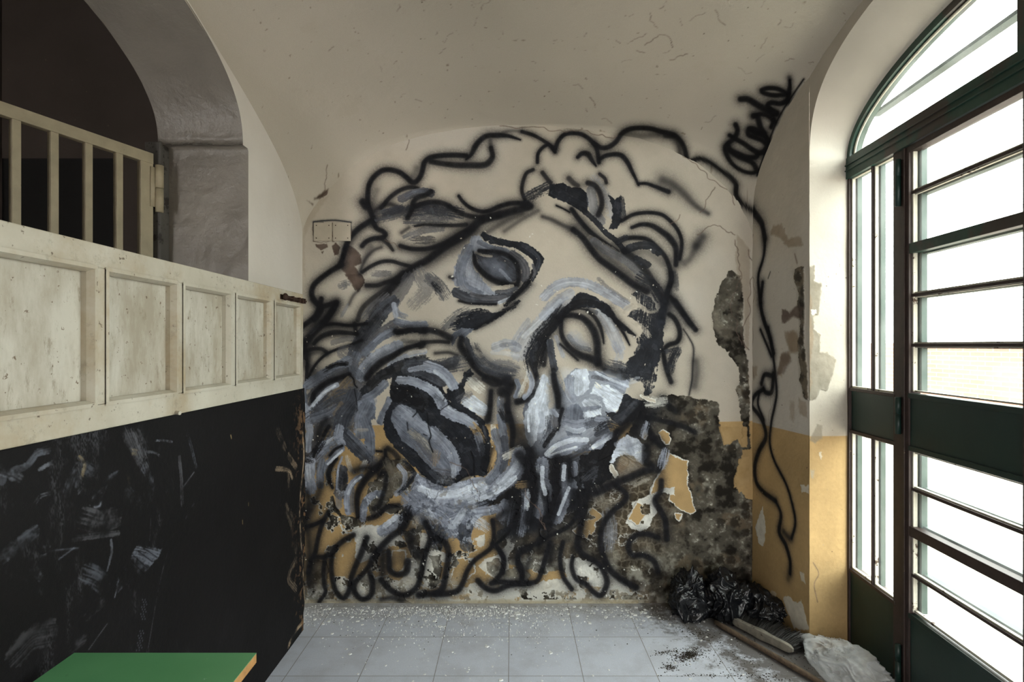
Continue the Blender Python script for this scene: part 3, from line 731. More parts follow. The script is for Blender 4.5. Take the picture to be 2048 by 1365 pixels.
F 5 C .8 |7| 310,160 370,150 400,420 340,440 320,380
d 60 C .9 |7| 440,40 500,200 560,320
a 4 W 1 |7| 540,100 620,0 780,0 790,230 700,290 640,310 560,250
b 110 L .8 |7| 570,100 560,260 600,330
a 3 L .95 |7| 800,10 950,20 1000,80 1240,130 1240,180 1180,260 1060,190 900,110
d 50 E .8 |7| 830,80 980,110 1120,150
b 30 W .8 |7| 860,30 1000,100 1230,190
a 4 W 1 |7| 860,170 1000,170 1170,280 1150,380 1090,480 1010,460 950,400 940,330 870,290 800,280
b 40 W 1 |7| 900,200 1050,260 1160,310
d 60 H .9 |7| 870,170 900,200
a 3 G 1 |7| 500,480 560,400 640,380 720,460 730,560 740,660 700,740 540,760 500,680 490,580
b 130 L .95 |7| 530,620 640,640 730,620
b 60 W .5 |7| 520,660 640,700 720,680
a 5 W .95 |7| 700,380 780,320 880,340 940,430 930,500 860,550 730,540
d 60 G .9 |7| 720,450 900,430
d 130 D .8 |7| 780,620 900,580 960,600
b 70 L .8 |7| 880,560 960,580 920,680
d 130 N .95 |7| 900,680 1000,620 1080,640
b 60 D .9 |7| 870,740 980,690
d 120 D .9 |7| 350,560 340,700 270,840
d 60 K .9 |7| 440,640 330,790 280,870
a 5 L 1 |7| 280,980 360,850 480,770 620,760 780,790 770,850 600,930 480,990 330,1000
b 60 W .9 |7| 300,960 420,860 600,800 760,800
b 30 W .9 |7| 330,980 500,920 640,880
a 6 L 1 |7| 790,900 870,800 1000,730 1060,700 1085,780 1000,840 900,930 800,930
b 50 W .9 |7| 830,880 950,820 1060,740
g 5 D 1 |7| 560,960 770,880 780,990 640,1090 560,1050
a 6 N 1 |7| 1180,280 1350,330 1420,350 1320,560 1150,630 1030,560 950,460 1090,490 1150,400
b 90 D .6 |7| 1300,400 1200,500 1100,560
d 80 W .5 |7| 1260,130 1340,110
s 60:80:60 K 1 |7| 380,60 400,180 430,300 435,420
s 50:34 K .95 |7| 480,450 450,560 430,680
d 90 E .9 |7| 380,540 400,640
b 50 L .8 |7| 380,470 420,520
# bottom centre: chin, beard, black pool
s 90 K .95 |7| 1430,380 1340,480 1230,600 1100,730
s 60 K .9 |7| 1100,700 1040,860 960,940
a 6 K 1 |F| 540,180 700,120 790,40 830,-20 800,80 760,200 760,330 640,430 560,430 540,300
g 4 D .8 |F| 540,330 640,250 680,240 660,330 560,370
a 5 W 1 |F| 780,150 800,80 870,40 930,60 990,110 1000,190 980,250 920,190 820,170 770,230 745,220
b 50 L .5 |F| 800,100 860,80 900,150
F 8 P .8 |F| 830,180 920,200 980,250 940,310 850,330 790,270
d 90 S .6 |F| 850,200 930,260 850,310
s 6 B .9 |F| 830,190 870,200 880,230 850,260
s 6 B .9 |F| 900,220 950,230 960,270 900,290
d 60 S .9 |F| 900,380 1000,330
d 90 S .6 |F| 660,420 700,500 780,500
p 1.5 C 1 |F| 755,235 775,260 800,310 785,325 750,270
s 60:50:60 K .95 |F| 560,440 680,420 780,370 880,330 970,290 1040,260 1000,220 1000,120
s 36 K .9 |D| 960,800 1060,815 1160,840 1260,870 1330,905
s 40 K .8 |D| 1110,670 1160,730 1200,765
S 60 K .8 |D| 920,880 960,800 1000,760
s 44 K .95 |D| 1000,820 1020,900 1060,950
s 40 K .95 |F| 1040,60 1090,100 1125,140 1110,200 1080,280
d 70 L .8 |D| 1130,1040 1110,1130
d 50 L .8 |D| 1000,850 980,930
d 90 H .7 |D| 1020,700 1110,690
p 1.5 C 1 |D| 960,650 1060,685 1060,700 1010,690 965,665
a 4 L 1 |E| 930,290 1000,360 1100,400 1200,370 1330,320 1430,320 1490,250 1510,310 1460,380 1350,440 1250,500 1100,520 1000,560 900,440
b 60 W .8 |E| 1480,330 1330,400 1180,440 1020,440
b 110 L .95 |E| 1640,170 1600,300 1500,390 1350,450 1200,500
b 60 W .8 |E| 1610,250 1500,370 1360,430 1250,470
b 70 G .9 |E| 1470,20 1510,150 1490,260 1430,340
b 50 D .8 |E| 1530,60 1540,180 1520,280
d 60 H .8 |E| 1540,180 1640,130
s 60 K .9 |E| 1700,150 1690,300 1600,420 1480,480 1380,500
d 170 G .95 |E| 900,470 980,540 1080,580 1220,580 1350,530
d 90 L .9 |E| 880,520 1000,520 1150,560
b 70 L .9 |E| 1350,560 1440,550 1530,530
d 60 O .9 |E| 1460,600 1520,580
d 180 G .9 |E| 1080,600 1120,680 1180,640
d 150 D .85 |E| 1050,640 1080,760
b 90 D .8 |E| 1250,600 1260,700 1270,790
d 90 L .7 |E| 1180,620 1240,600 1330,640
b 90 L .95 |E| 800,620 740,670 700,690
b 40 W .7 |E| 790,600 720,650
d 60 N .95 |E| 880,540 840,620 830,700
F 6 C .8 |E| 880,590 950,590 960,650 900,670
d 90 W .7 |E| 1340,620 1400,660
b 90 L .95 |D| 130,1050 100,1150 0,1260 -60,1330
b 50 W .7 |D| 140,1080 60,1200 -30,1280
b 100 L 1 |F| 290,230 285,330 310,440 270,560
d 60 W .9 |F| 270,260 290,420 290,520
b 60 L 1 |F| 440,250 430,370
b 50 L .9 |F| 505,240 510,300
b 100 L .9 |F| 480,380 430,500 390,600
b 60 G .8 |F| 490,370 490,460
d 80 L .9 |F| 180,400 180,520 150,700
b 60 L .8 |F| 30,500 0,600
d 90 G .9 |F| 60,520 40,620
d 110 L .6 |F| 740,590 750,700 740,800
d 60 O .9 |F| 130,380 210,370
s 70 K .95 |F| 390,200 385,330 390,480
s 50 K .9 |F| 470,220 480,340
s 80 K .95 |F| 240,330 220,480 200,620
s 60 K .9 |F| 130,170 210,280 210,380
s 60 K .9 |F| 310,440 330,560 300,640
S 90 K .8 |F| 60,440 90,560 100,640
s 50 K .9 |F| 380,520 340,640 260,780
s 60 K .9 |F| 510,430 500,520
S 90 K .7 |F| 170,0 200,120 160,220
b 50 W .8 |E| 960,400 1080,450 1200,440 1320,390
b 40 W .8 |E| 1600,330 1530,390 1420,450 1300,490
d 90 L .8 |E| 980,540 1100,600 1180,700
d 60 W .6 |E| 1000,560 1050,620
d 60 W .6 |E| 1250,560 1200,640
b 30 W .8 |6| 480,470 400,540 320,620
b 30 W .8 |6| 690,770 600,850 545,960
b 30 W .7 |F| 290,260 290,360 310,440
b 30 W .7 |F| 440,250 432,340
b 26 W .7 |F| 470,400 430,500 400,580
d 40 W .7 |F| 190,420 180,540
b 36 W .8 |7| 220,190 170,330 110,480
b 30 W .9 |7| 90,520 100,700
b 40 W .9 |7| 640,40 700,140 690,240
b 30 W .9 |7| 1000,330 1080,420
S 50 K .45 |3| 420,560 520,700 660,790
S 80 K .4 |5| 900,180 760,360 660,520
S 90 K .35 |B| 560,700 700,860 900,1010
S 60 K .45 |2| 700,1010 820,1080 960,1120
S 70 K .4 |A| 700,650 900,600 1150,620
S 50 K .35 |A| 660,480 620,620
S 60 K .4 |C| 200,200 300,160 480,170
S 60 K .45 |C| 250,520 170,420 200,300
S 90 K .5 |5| 60,480 200,300 380,120
S 60 K .45 |5| 260,300 500,300 720,280
S 60 K .45 |5| 150,500 300,410 520,400
S 60 K .45 |5| 80,620 200,600 300,620
S 50 K .4 |A| 450,880 560,740 640,710
S 50 K .45 |A| 620,870 570,960
S 60 K .4 |A| 600,1140 800,1090
S 60 K .4 |A| 830,880 1000,895 1200,800
S 70 K .45 |A| 1000,980 1200,860 1340,740
S 60 K .4 |B| 860,900 1000,900 1110,980
S 50 K .4 |B| 640,850 780,980 940,1110
S 80 K .5 |B| 1050,1110 1110,1200 1130,1280
S 70 K .4 |2| 1500,900 1480,1080
S 60 K .4 |2| 420,880 560,980
S 90 D .5 |3| 500,660 640,760 800,820
S 90 K .4 |3| 1180,560 1100,700
S 80 K .45 |3| 300,820 420,900
b 70 L .45 |3| 1000,240 900,380 840,480
b 50 G .35 |3| 700,520 860,500
# lower spray scrawl
s 32 K .97 |E| 330,560 290,640 260,740 240,840 210,900 190,980
s 26 K .9 |E| 180,660 250,640 300,620
S 44 K .7 |E| 190,690 200,800 200,900 190,1060
s 38:34:44 K .97 |E| 500,720 430,760 370,820 350,900 355,1000 380,1100 430,1150 470,1100 490,1000 530,900 560,830 590,740
s 34 K .95 |E| 240,870 300,870 330,850
s 32:26 K .95 |E| 310,870 295,960 300,1060 310,1110 265,1180
s 50:36:40 K .97 |E| 880,590 840,670 760,730 700,790 640,860 610,930 560,990 510,1050 510,1110 560,1160 620,1130 630,1050 610,970
s 34:50 K .97 |E| 740,830 745,900 750,960 800,990 860,970 870,900
S 60 K .9 |E| 700,830 700,990
s 40 K .97 |E| 690,1030 760,1100 850,1130 930,1080 960,1000 980,900 1000,820 1030,720 990,640
S 60 K .85 |E| 900,690 890,780 940,860
s 44 K .97 |E| 1060,740 1130,780 1150,860 1130,980 1110,1080 1060,1120
s 50:34:30 K .97 |E| 950,1130 1030,1120 1130,1120 1210,1100 1250,1040 1280,960 1330,890 1400,840 1450,790 1460,700 1450,620
s 34 K .97 |E| 1450,780 1500,830 1530,900 1510,980 1460,1040
s 40 K .97 |E| 1350,1030 1400,1080 1470,1100 1570,1060 1700,1050
s 20 K .97 |E| 1640,470 1610,580 1560,700 1480,780
S 50 K .8 |E| 1540,560 1460,620
s 30 K .97 |E| 1706,820 1640,850 1620,920 1650,990 1650,1050
S 44 K .85 |E| 690,1160 760,1150 830,1170
s 30:36 K .97 |F| 540,460 535,560 480,650 400,700 330,730 280,770 150,820 120,880 150,960 150,1030
s 34 K .97 |F| 340,770 310,880 280,980 240,1040 120,1050 0,1040 -60,1050
s 32 K .97 |F| 430,770 410,880 430,1000 490,1090
s 30:40:50 K .97 |F| 500,870 490,940 520,1020 590,1060 640,1110 690,1130 730,1050 710,970 660,910 560,850 530,790 540,720 560,600 590,470
s 40 K .97 |F| 1100,350 1095,420 1060,490 1100,560 1130,630 1140,750
s 36:46 K .97 |F| 790,380 860,440 850,490 780,550 720,620 690,700 690,800 720,900 770,980 850,1040 930,1080
s 38 K .97 |F| 1080,740 1010,715 940,720 890,760 880,820 910,860 980,860 1050,900 1080,970
S 50 K .8 |F| 350,790 340,900
S 40 K .7 |F| 200,880 180,960
s 30 K .9 |F| 0,840 20,880 20,980
# old switch plates painted over
F .8 D .55 |A| 230,700 300,696 300,702 235,706
"""
def crack(cv, pts, wd=1.0, al=.8, seed=0, col='R'):
    rs = np.random.RandomState(seed); P = [np.array(p, float) for p in pts]
    for k in range(3):
        Q = [P[0]]
        for a, b in zip(P, P[1:]):
            m = (a + b) / 2; d = b - a; m = m + np.array([-d[1], d[0]]) * (rs.rand() - .5) * .35; Q += [m, b]
        P = Q
    cv.stroke('s', [wd, wd * .7, wd], col, al, [tuple(p) for p in P])
DADO_B = 848
def base_coat(cv, ydado, sway=0):
    X, Y = cv.X, cv.Y
    n = fbm(X, Y, 120, 4, 11); n2 = fbm(X, Y, 18, 4, 12, .6); n3 = fbm(X, Y, 4, 2, 15)
    c = PAL['C'] * (0.93 + .12 * n + .05 * (n2 - .5))[..., None]
    c = c + (hexc('c6c2ba') - c) * (sstep(.45, .7, fbm(X, Y, 200, 3, 16)) * .5)[..., None]
    o = PAL['O'] * (0.9 + .2 * fbm(X, Y, 70, 3, 13) + .06 * (n3 - .5))[..., None]
    m = sstep(-.5, .7, Y - ydado - (fbm(X, Y, 90, 2, 14) - .5) * 3)[..., None]
    cv.c[:] = c * (1 - m) + o * m
    cv.g[:] = .15
    cv.h[:] = (fbm(X, Y, 60, 4, 17, .55) - .5) * .006 + (n3 - .5) * .0005
def paint_back():
    cv = Canvas(598, 225, 1532, 1220, .8)
    base_coat(cv, DADO_B - .012 * (cv.X - 1050))
    idt = lambda x, y: (x, y)
    cv.run(DAMAGE, idt)
    # crumbling skirting of plaster just above the floor
    w = cv.win(598, 1140, 1532, 1220); X, Y = cv.X[w], cv.Y[w]
    n = fbm(X, Y, 26, 4, 77, .6); m2 = fbm(X, Y, 12, 4, 78, .6)
    a = sstep(1150, 1195, Y + (n - .5) * 60) * (1 - sstep(1250, 1330, X))
    cv.put(w, a * sstep(.42, .5, m2), PAL['H'] * .88, .05); cv.put(w, a * (1 - sstep(.36, .46, m2)), PAL['M'] * 1.5, .05)
    cv.put(w, sstep(1196, 1204, Y + (n - .5) * 14) * (1 - sstep(1250, 1330, X)) * .8, hexc('a89f88'), .05)
    # scattered losses in the lower half
    w = cv.win(598, 870, 1300, 1200); X, Y = cv.X[w], cv.Y[w]
    n = fbm(X, Y, 30, 5, 91, .62); a = sstep(.585, .6, n) * sstep(880, 1000, Y)
    cv.put(w, a * .9, PAL['H'] * .95, .05); a2 = sstep(.615, .63, n) * sstep(880, 1000, Y); cv.mould(w, X, Y, a2)
    cv.run(MURAL, idt)
    # worn, grimy paint: dark mottling and bare specks where brush paint lies over the rough mortar
    X, Y = cv.X, cv.Y; m = sstep(.28, .42, cv.g); lo = .15 + .85 * sstep(930, 1010, Y)
    n = fbm(X, Y, 34, 5, 501, .66); n2 = fbm(X, Y, 7, 3, 502, .65)
    al = (slice(None), slice(None)); cv.put(al, m * lo * sstep(.54, .66, n * .6 + n2 * .4) * .45, PAL['N'])
    cv.put(al, m * lo * sstep(.60, .68, fbm(X, Y, 26, 5, 503, .68)) * .5, hexc('6f675b'))
    cv.put(al, m * lo * sstep(.62, .70, fbm(X, Y, 12, 4, 504, .6)) * .55, PAL['W'])
    # crazing through the paint and the plaster
    for i, p in enumerate([[(1000, 252), (1088, 255), (1176, 262), (1234, 272)], [(1366, 313), (1396, 334), (1440, 372), (1469, 410)],
                           [(1430, 375), (1412, 400), (1400, 425)], [(640, 350), (650, 375), (646, 395)], [(812, 300), (812, 262)],
                           [(1470, 470), (1440, 452), (1410, 458), (1395, 470)], [(1340, 450), (1360, 430)], [(770, 480), (800, 500)], [(1050, 980), (1080, 1020), (1092, 1060)],
                           [(900, 925), (940, 960), (955, 985)], [(1090, 1060), (1070, 1010)], [(1485, 690), (1475, 640), (1482, 560), (1476, 520), (1470, 480)], [(1497, 500), (1495, 600), (1498, 700)]]):
        crack(cv, p, 1.2, .75, i)
    for a, b in (((627, 445), (627, 483)), ((665, 446), (665, 484)), ((702, 446), (702, 470)), ((627, 483), (668, 484))): crack(cv, [a, b], 1.0, .75, 3)
    cv.stroke('s', [2.4], 'N', .9, [(627, 444), (645, 442), (672, 441), (702, 445)]); cv.stroke('s', [1.4], 'N', .8, [(627, 446), (628, 482)]); cv.stroke('s', [1.0], 'N', .7, [(702, 446), (703, 462)])
    rs = np.random.RandomState(2)
    cv.flakes(260, (610, 640, 1330, 1200), 5, 'HC', .4, 1.9); cv.flakes(60, (900, 420, 1350, 660), 6, 'CH', .6, 3.0)
    cv.flakes(120, (610, 960, 1300, 1200), 8, 'HMM', .6, 3.2); cv.flakes(40, (620, 560, 1480, 1150), 9, 'KM', .5, 1.5)
    return cv
# ------------------------------------------------------------------ room shell
YB = 3.12; UN = YB / 1110; XL = -1.178
def XR(Y):                                   # right wall: splays a little next to the corner
    Y = np.asarray(Y, float); return np.where(Y > 2.64, 1.352 + .131 * (YB - Y), 1.415 - .064 * (2.64 - Y))
def XP(Y): return 1.446 + .064 * Y           # plane of the glazed door
M_WALL = plaster('cream_plaster', 'c2bbb0', 'b3aca0', 2.2)
M_CEIL = plaster('ceiling_plaster', 'c9bfae', 'b3a895', 1.3, .35)
M_GREY = plaster('grey_gloss_paint', '7d776e', '68625a', 2.5, 2.6, .42)
M_PAINT = painted('mural_wall')
def finish(cv): return np.dstack([lin(np.clip(cv.c, 0, 1)), cv.g])
cvb = paint_back()
P = np.dstack([(cvb.X - 1024) * UN, YB - cvb.h, EYE - (cvb.Y - 692) * UN])
structure(grid('wall_back', P, M_PAINT, paint=finish(cvb)))
# right wall next to the corner
def tf_r(px, py):
    Y = 1.7607 / ((px - 1024) / 1110 + .131); return 1500 + (YB - Y) * 1.0085 / UN, 692 + (py - 692) * Y / YB
def tf_j(px, py):
    a = (px - 1024) / 1110; Y = 2.4278 / (1 - .15 * a); return 1700 + (a * Y - 1.415) * 1.011 / UN, 692 + (py - 692) * Y / YB
RIGHT = """
m 3 M .9 |j| 165,180 180,130 235,110 240,400 235,640 262,830 266,1030 240,1010 225,930 205,890 215,830 200,750 190,620 205,590 215,480 205,420 190,370 200,300 175,220
F 3 R .8 |j| 80,410 105,405 130,435 190,370 235,390 225,470 150,460 100,505 80,500
F 4 P .7 |j| 100,550 160,560 200,600 190,700 150,710 110,640
F 4 P .7 |j| 80,710 140,710 130,770 90,800 80,860 45,850
F 3 P .6 |r| 330,800 370,790 400,860 460,850 470,890 400,900 360,850 320,840
F 3 P .5 |q| 230,160 260,170 260,210 240,220
F 3 R .5 |q| 370,110 400,100 415,140 380,200 350,205
F 3 P .4 |q| 410,320 430,330 430,420 410,400
F 3 P .5 |q| 450,310 480,330 490,400 450,380
F 4 P .5 |q| 400,10 440,0 450,90 400,110
h 3 H .8 |q| 250,900 285,800 300,900 290,990 265,970
h 3 H .6 |q| 455,1100 475,1110 480,1155 460,1140
h 4 H .75 |q| 375,1220 400,1210 430,1240 460,1230 480,1300 495,1365 430,1365 400,1290
h 3 H .7 |q| 455,705 495,710 495,745 460,740
h 4 H .5 |q| 320,1190 350,1200 345,1220 320,1215
F 8 M .7 |q| 215,1200 260,1180 330,1290 360,1365 220,1365
F 3 P .5 |k| 600,140 660,180 700,500 700,900 690,1200 640,1000 620,600 610,300
s 34:40:30 K 1 |r| -30,500 0,505 60,535 130,590 155,630 175,670 225,705 250,745 280,790 295,860
s 22:14:24 K 1 |r| 295,860 290,940 265,1040 275,1150
s 22:26:22 K 1 |r| 285,1060 275,1150 290,1230 315,1300 335,1380
s 14 K .95 |q| 275,0 300,60 325,120
s 14 K .97 |q| 310,-10 330,100 342,200 348,300 325,420 318,520 340,600 390,700 420,800 432,880 415,950
S 30 K .8 |q| 380,920 405,950
s 22 K .97 |q| 330,210 295,205 280,245
s 22 K .97 |q| 290,270 300,285 325,285 333,240 335,200
s 20:22:26:22 K .97 |q| 290,270 250,300 238,345 270,390 290,430 300,490 270,550 250,620 255,690 285,735 345,780
s 12:22:22:16 K .97 |q| 345,780 368,840 360,920 390,980 410,1050 410,1110
s 14 K .97 |q| 270,290 265,340 290,410
S 30 K .5 |q| 410,1100 400,1135
s 6 R .6 |r| 430,930 440,970
s 4 K .7 |r| 320,1010 310,1040
"""
JAMB = """
m 3 S .3 |j| 240,120 305,112 300,220 350,232 345,300 330,440 300,450 300,540 345,580 340,700 390,700 450,750 430,830 405,920 385,960 340,955 310,1020 270,1030 262,830 235,640 235,400
F 2 T 1 |j| 240,120 305,112 300,220 350,232 345,300 330,440 300,450 300,540 345,580 340,700 390,700 450,750 430,830 405,920 385,960 340,955 310,1020 270,1030 262,830 235,640 235,400
F 2 P .7 |j| 250,130 265,240 290,380 275,440 300,600 270,800 290,900 265,980 240,700 238,300
h 2 H .8 |j| 275,410 310,405 315,440 285,450
F 2 T .7 |j| 320,1190 355,1200 355,1290 300,1320 270,1300 300,1240
F 1.5 S .6 |q| 500,640 520,640 515,680 505,670
h 2 H .6 |q| 540,560 555,555 550,600 
s 3 R .6 |q| 515,1060 540,1110 520,1160 535,1240
"""
def side_canvas(x0, x1, y1, txt, tf, hshift):
    cv = Canvas(x0, 150, x1, y1, 1.0); base_coat(cv, hshift); cv.run(txt, tf, 1.0); return cv
cvr = side_canvas(1499, 1500 + .4842 / UN, 1212, RIGHT, tf_r, 845 + 0 * 1)
crack(cvr, [(1502, 470), (1506, 560), (1500, 650), (1505, 760)], 1.2, .6, 4); crack(cvr, [(1560, 860), (1562, 790), (1575, 730)], .8, .5, 5)
cvr.flakes(60, (1500, 400, 1670, 1200), 12, 'RPS', .5, 2.0)
d = (cvr.X - 1500) * UN / 1.0085; Yv = YB - d; nrm = cvr.h
P = np.dstack([1.352 + .131 * d - nrm * -1, Yv, EYE - (cvr.Y - 692) * UN])
structure(grid('wall_right', P, M_PAINT, paint=finish(cvr)))
cvj = side_canvas(1700, 1700 + .2012 / UN, 1212, JAMB, tf_j, 846)
w = cvj.win(1700, 150, 1712, 1212); 
cvj.flakes(40, (1700, 500, 1770, 1200), 13, 'RPS', .5, 1.6)
jx = (cvj.X - 1700) * UN / 1.011; P = np.dstack([1.415 + jx, 2.64 + .15 * jx - cvj.h * -1, EYE - (cvj.Y - 692) * UN])
keep = ((EYE - (cvj.Y - 692) * UN) < 2.33)[1:, 1:]
structure(grid('trim_1', P, M_PAINT, paint=finish(cvj), keep=keep), 'plastered reveal of the glazed door, cream above yellow')
# rest of the right wall, arched round the door; rear pier
YC, AO, BO, ZS = 1.68, .96, .49, 2.3
bm = bmesh.new(); N = 72; out_, in_ = [], []
for i in range(N + 1):
    t = math.pi * i / N; c_, s_ = math.cos(t), math.sin(t)
    y = YC + AO * math.copysign(abs(c_) ** (2 / 3), c_); z = ZS + BO * s_ ** (2 / 3)
    out_.append((y, z)); in_.append((YC + .99 * c_, 2.35 + .33 * s_))
out_[0] = (2.64, ZS); in_[0] = (2.67, 2.32)
K = 8; rows = []
for (yo, zo), (yi, zi) in zip(out_, in_):
    row = []
    for k in range(K + 1):
        f = k / K; y = yo + (yi - yo) * f; z = zo + (zi - zo) * f
        x = float(XR(yo)) + (XP(yi) + .01 - float(XR(yo))) * f
        row.append(bm.verts.new((x, y, z)))
    rows.append(row)
for a, b in zip(rows, rows[1:]):
    for k in range(K): bm.faces.new((a[k], a[k + 1], b[k + 1], b[k]))
yo, yi = out_[-1][0], in_[-1][0]
v = [bm.verts.new(p) for p in ((float(XR(yo)), yo, 0), (XP(yi), yi, 0))]; bm.faces.new((rows[-1][0], rows[-1][-1], v[1], v[0]))
structure(meshobj('trim_2', bm, M_WALL, smooth=True), 'arched plaster soffit round the fanlight')
bm = bmesh.new()
for (ya, za), (yb, zb) in zip(out_, out_[1:]):
    if abs(ya - yb) < 1e-5: continue
    q = [(float(XR(ya)), ya, za), (float(XR(yb)), yb, zb), (float(XR(yb)), yb, 3.2), (float(XR(ya)), ya, 3.2)]; bm.faces.new([bm.verts.new(p) for p in q])
yo = out_[-1][0]; q = [(float(XR(yo)), yo, 0), (float(XR(-1.3)), -1.3, 0), (float(XR(-1.3)), -1.3, 3.2), (float(XR(yo)), yo, 3.2)]
bm.faces.new([bm.verts.new(p) for p in q])
# top strip above the painted corner piece and outer mass that keeps daylight out
q = [(1.352, YB, 2.9), (1.415, 2.64, 2.9), (1.415, 2.64, 3.2), (1.352, YB, 3.2)]; bm.faces.new([bm.verts.new(p) for p in q])
bmesh.ops.remove_doubles(bm, verts=bm.verts[:], dist=1e-5)
structure(meshobj('wall_right_arch', bm, M_WALL))
bm = bmesh.new()                             # masonry outside: solid round the opening
box(bm, 1.66, 1.72, 2.68, 3.6, 0, 3.4); box(bm, 1.56, 1.66, -1.5, .68, 0, 3.4); box(bm, 1.64, 1.70, .6, 2.75, 2.72, 3.4); box(bm, -1.6, 1.72, 3.14, 3.6, -.1, 3.4); box(bm, -1.3, 1.7, -1.5, 3.3, 3.2, 3.4)
box(bm, 1.42, 1.68, 2.70, 3.14, 0, 3.3)
structure(meshobj('wall_outer', bm, M_WALL))
# ceiling vault
hbpx = np.array([(603, 492), (608, 462), (618.6, 438), (636, 410), (662.6, 377), (692, 347), (724, 322), (765, 298), (809, 281), (853, 270), (912, 260), (1000, 252), (1088, 253), (1176, 261), (1234, 271), (1293, 287), (1366, 315), (1396, 334), (1440, 372), (1469, 406), (1492, 446), (1502, 480)])
_ph = np.arcsin(np.clip(((hbpx[:, 0] - 1024) * UN - .087) / 1.268, -1, 1)); _hz = EYE - (hbpx[:, 1] - 692) * UN
def hb(s): x = -1.178 + s * 2.53; return np.interp(np.arcsin(np.clip((x - .087) / 1.268, -1, 1)), _ph, _hz)
_dl = np.sqrt(YB - np.array([3.12, 3.08, 3.0, 2.82, 2.54, 2.24, 2.03, 1.8, 1.5, .5])); _zl = np.array([2.03, 2.13, 2.23, 2.36, 2.49, 2.60, 2.67, 2.72, 2.75, 2.76])
_dr = np.sqrt(YB - np.array([3.12, 3.10, 3.06, 2.973, 2.84, 2.70, 2.51, 2.3, 2.1, 1.6, .5])); _zr = np.array([2.07, 2.34, 2.43, 2.53, 2.655, 2.735, 2.79, 2.83, 2.85, 2.865, 2.87])
def hl(Y): return np.interp(np.sqrt(np.clip(YB - Y, 0, 9)), _dl, _zl)
def hr(Y): return np.interp(np.sqrt(np.clip(YB - Y, 0, 9)), _dr, _zr)
def vz(s, Y):
    h = hb(s); q = np.clip((2.69 - h) / .64, 0, 1) ** .8
    g = ((1 - s) * (hl(Y) - 2.03) + s * (hr(Y) - 2.07)) * q
    t = np.clip((YB - Y) / 1.9, 0, 1); return h + g + .27 * (t * (2 - t)) * (1 - q)
def smooth1(A, n, ax):
    for _ in range(n):
        B = A.copy(); sl = [slice(None)] * 2; a = sl[:]; b = sl[:]; c = sl[:]; a[ax] = slice(0, -2); b[ax] = slice(1, -1); c[ax] = slice(2, None)
        B[tuple(b)] = (A[tuple(a)] + 2 * A[tuple(b)] + A[tuple(c)]) / 4; A = B
    return A
th = np.linspace(-math.pi / 2, math.pi / 2, 620); s1 = (np.sin(th) + 1) / 2
tt = np.linspace(0, 1, 380); Yv = np.concatenate([YB + .004 - 1.35 * tt ** 1.25, np.linspace(1.72, -1.32, 60)])
S_, Y_ = np.meshgrid(s1, Yv); Z_ = vz(S_, Y_); Z_ = smooth1(smooth1(Z_, 30, 1), 6, 0)
X_ = -1.178 - .004 + S_ * (XR(Y_) + 1.178 + .008)
lump = (fbm(X_, Y_, .55, 3, 61) - .5) * .022 + (fbm(X_, Y_, .12, 3, 62) - .5) * .004
Z_ = Z_ + lump * np.clip(np.minimum(S_, 1 - S_) * 12, 0, 1)
cvv = Canvas(590, -40, 1800, 560, 1.0); cvv.c[:] = 1
VAULT = """
s 34 K 1 |B| 640,160 690,190 740,185 790,150 830,95 880,65 950,55 1030,60 1100,80 1180,100 1230,140 1260,200 1275,260 1300,280 1360,265 1430,290 1500,340 1570,390 1610,440 1610,500 1640,560 1720,620
S 50 K .55 |B| 860,90 960,110 1080,100
s 40 K .9 |B| 1130,105 1180,110 
S 40 K .7 |B| 1200,130 1225,200 1225,290
s 60:54:40 K 1 |t| 235,680 255,740 240,800 200,850 130,910 115,960 150,1060 220,1150 320,1210 420,1230 480,1210
s 60 K .95 |t| 480,1210 440,1130 360,1080 260,1040 170,970 150,920
s 46:60:60 K 1 |t| 165,800 230,840 320,890 420,960 500,1000 560,990 
s 60 K 1 |t| 170,970 260,1010 360,1050 460,1050 480,1020
s 60 K 1 |t| 560,990 590,920 540,860 440,820 380,790 390,730 450,730 520,780 600,850 600,900
s 50 K 1 |t| 390,730 460,780 560,800 600,860
s 66 K 1 |t| 440,580 480,590 500,650 520,720 560,780
s 50 K 1 |t| 440,580 520,560 600,580 660,640 640,710
s 50 K 1 |t| 650,540 660,600 680,650
s 66:80:60 K 1 |t| 290,390 370,390 460,440 560,500 660,550 700,560
s 60 K 1 |t| 700,540 640,510 600,460 640,430 740,440 820,410
s 54 K 1 |t| 840,330 760,340 660,345 560,320 530,290 600,265 700,270 790,310 830,360 820,410
s 60:50:30 K 1 |t| 830,340 850,260 850,170
S 60 K .6 |t| 850,170 845,140
s 16 K .9 |t| 1010,160 920,290 800,470 700,650 610,880 540,1080 480,1260
s 8 B .8 |p| 380,17 381,18
"""
cvv.run(VAULT, lambda x, y: (x, y))
for i, p in enumerate([[(655, 330), (650, 365), (642, 392)], [(1290, 90), (1330, 70), (1345, 95)], [(1340, 120), (1375, 108)], [(1180, 195), (1190, 215)], [(1430, 20), (1450, 50)]]): crack(cvv, p, 1.0, .6, 40 + i)
cvv.run('F 3 R .9 |A| 300,490 330,470 325,510 280,545 235,540 270,510\nF 2 R .7 |A| 185,550 200,560 230,575 225,585\nF 1 K .9 |p| 808,290 811,288 813,294\nF 1.2 R .8 |p| 385,11 388,12 386,14', lambda x, y: (x, y))
rsv = np.random.RandomState(33)
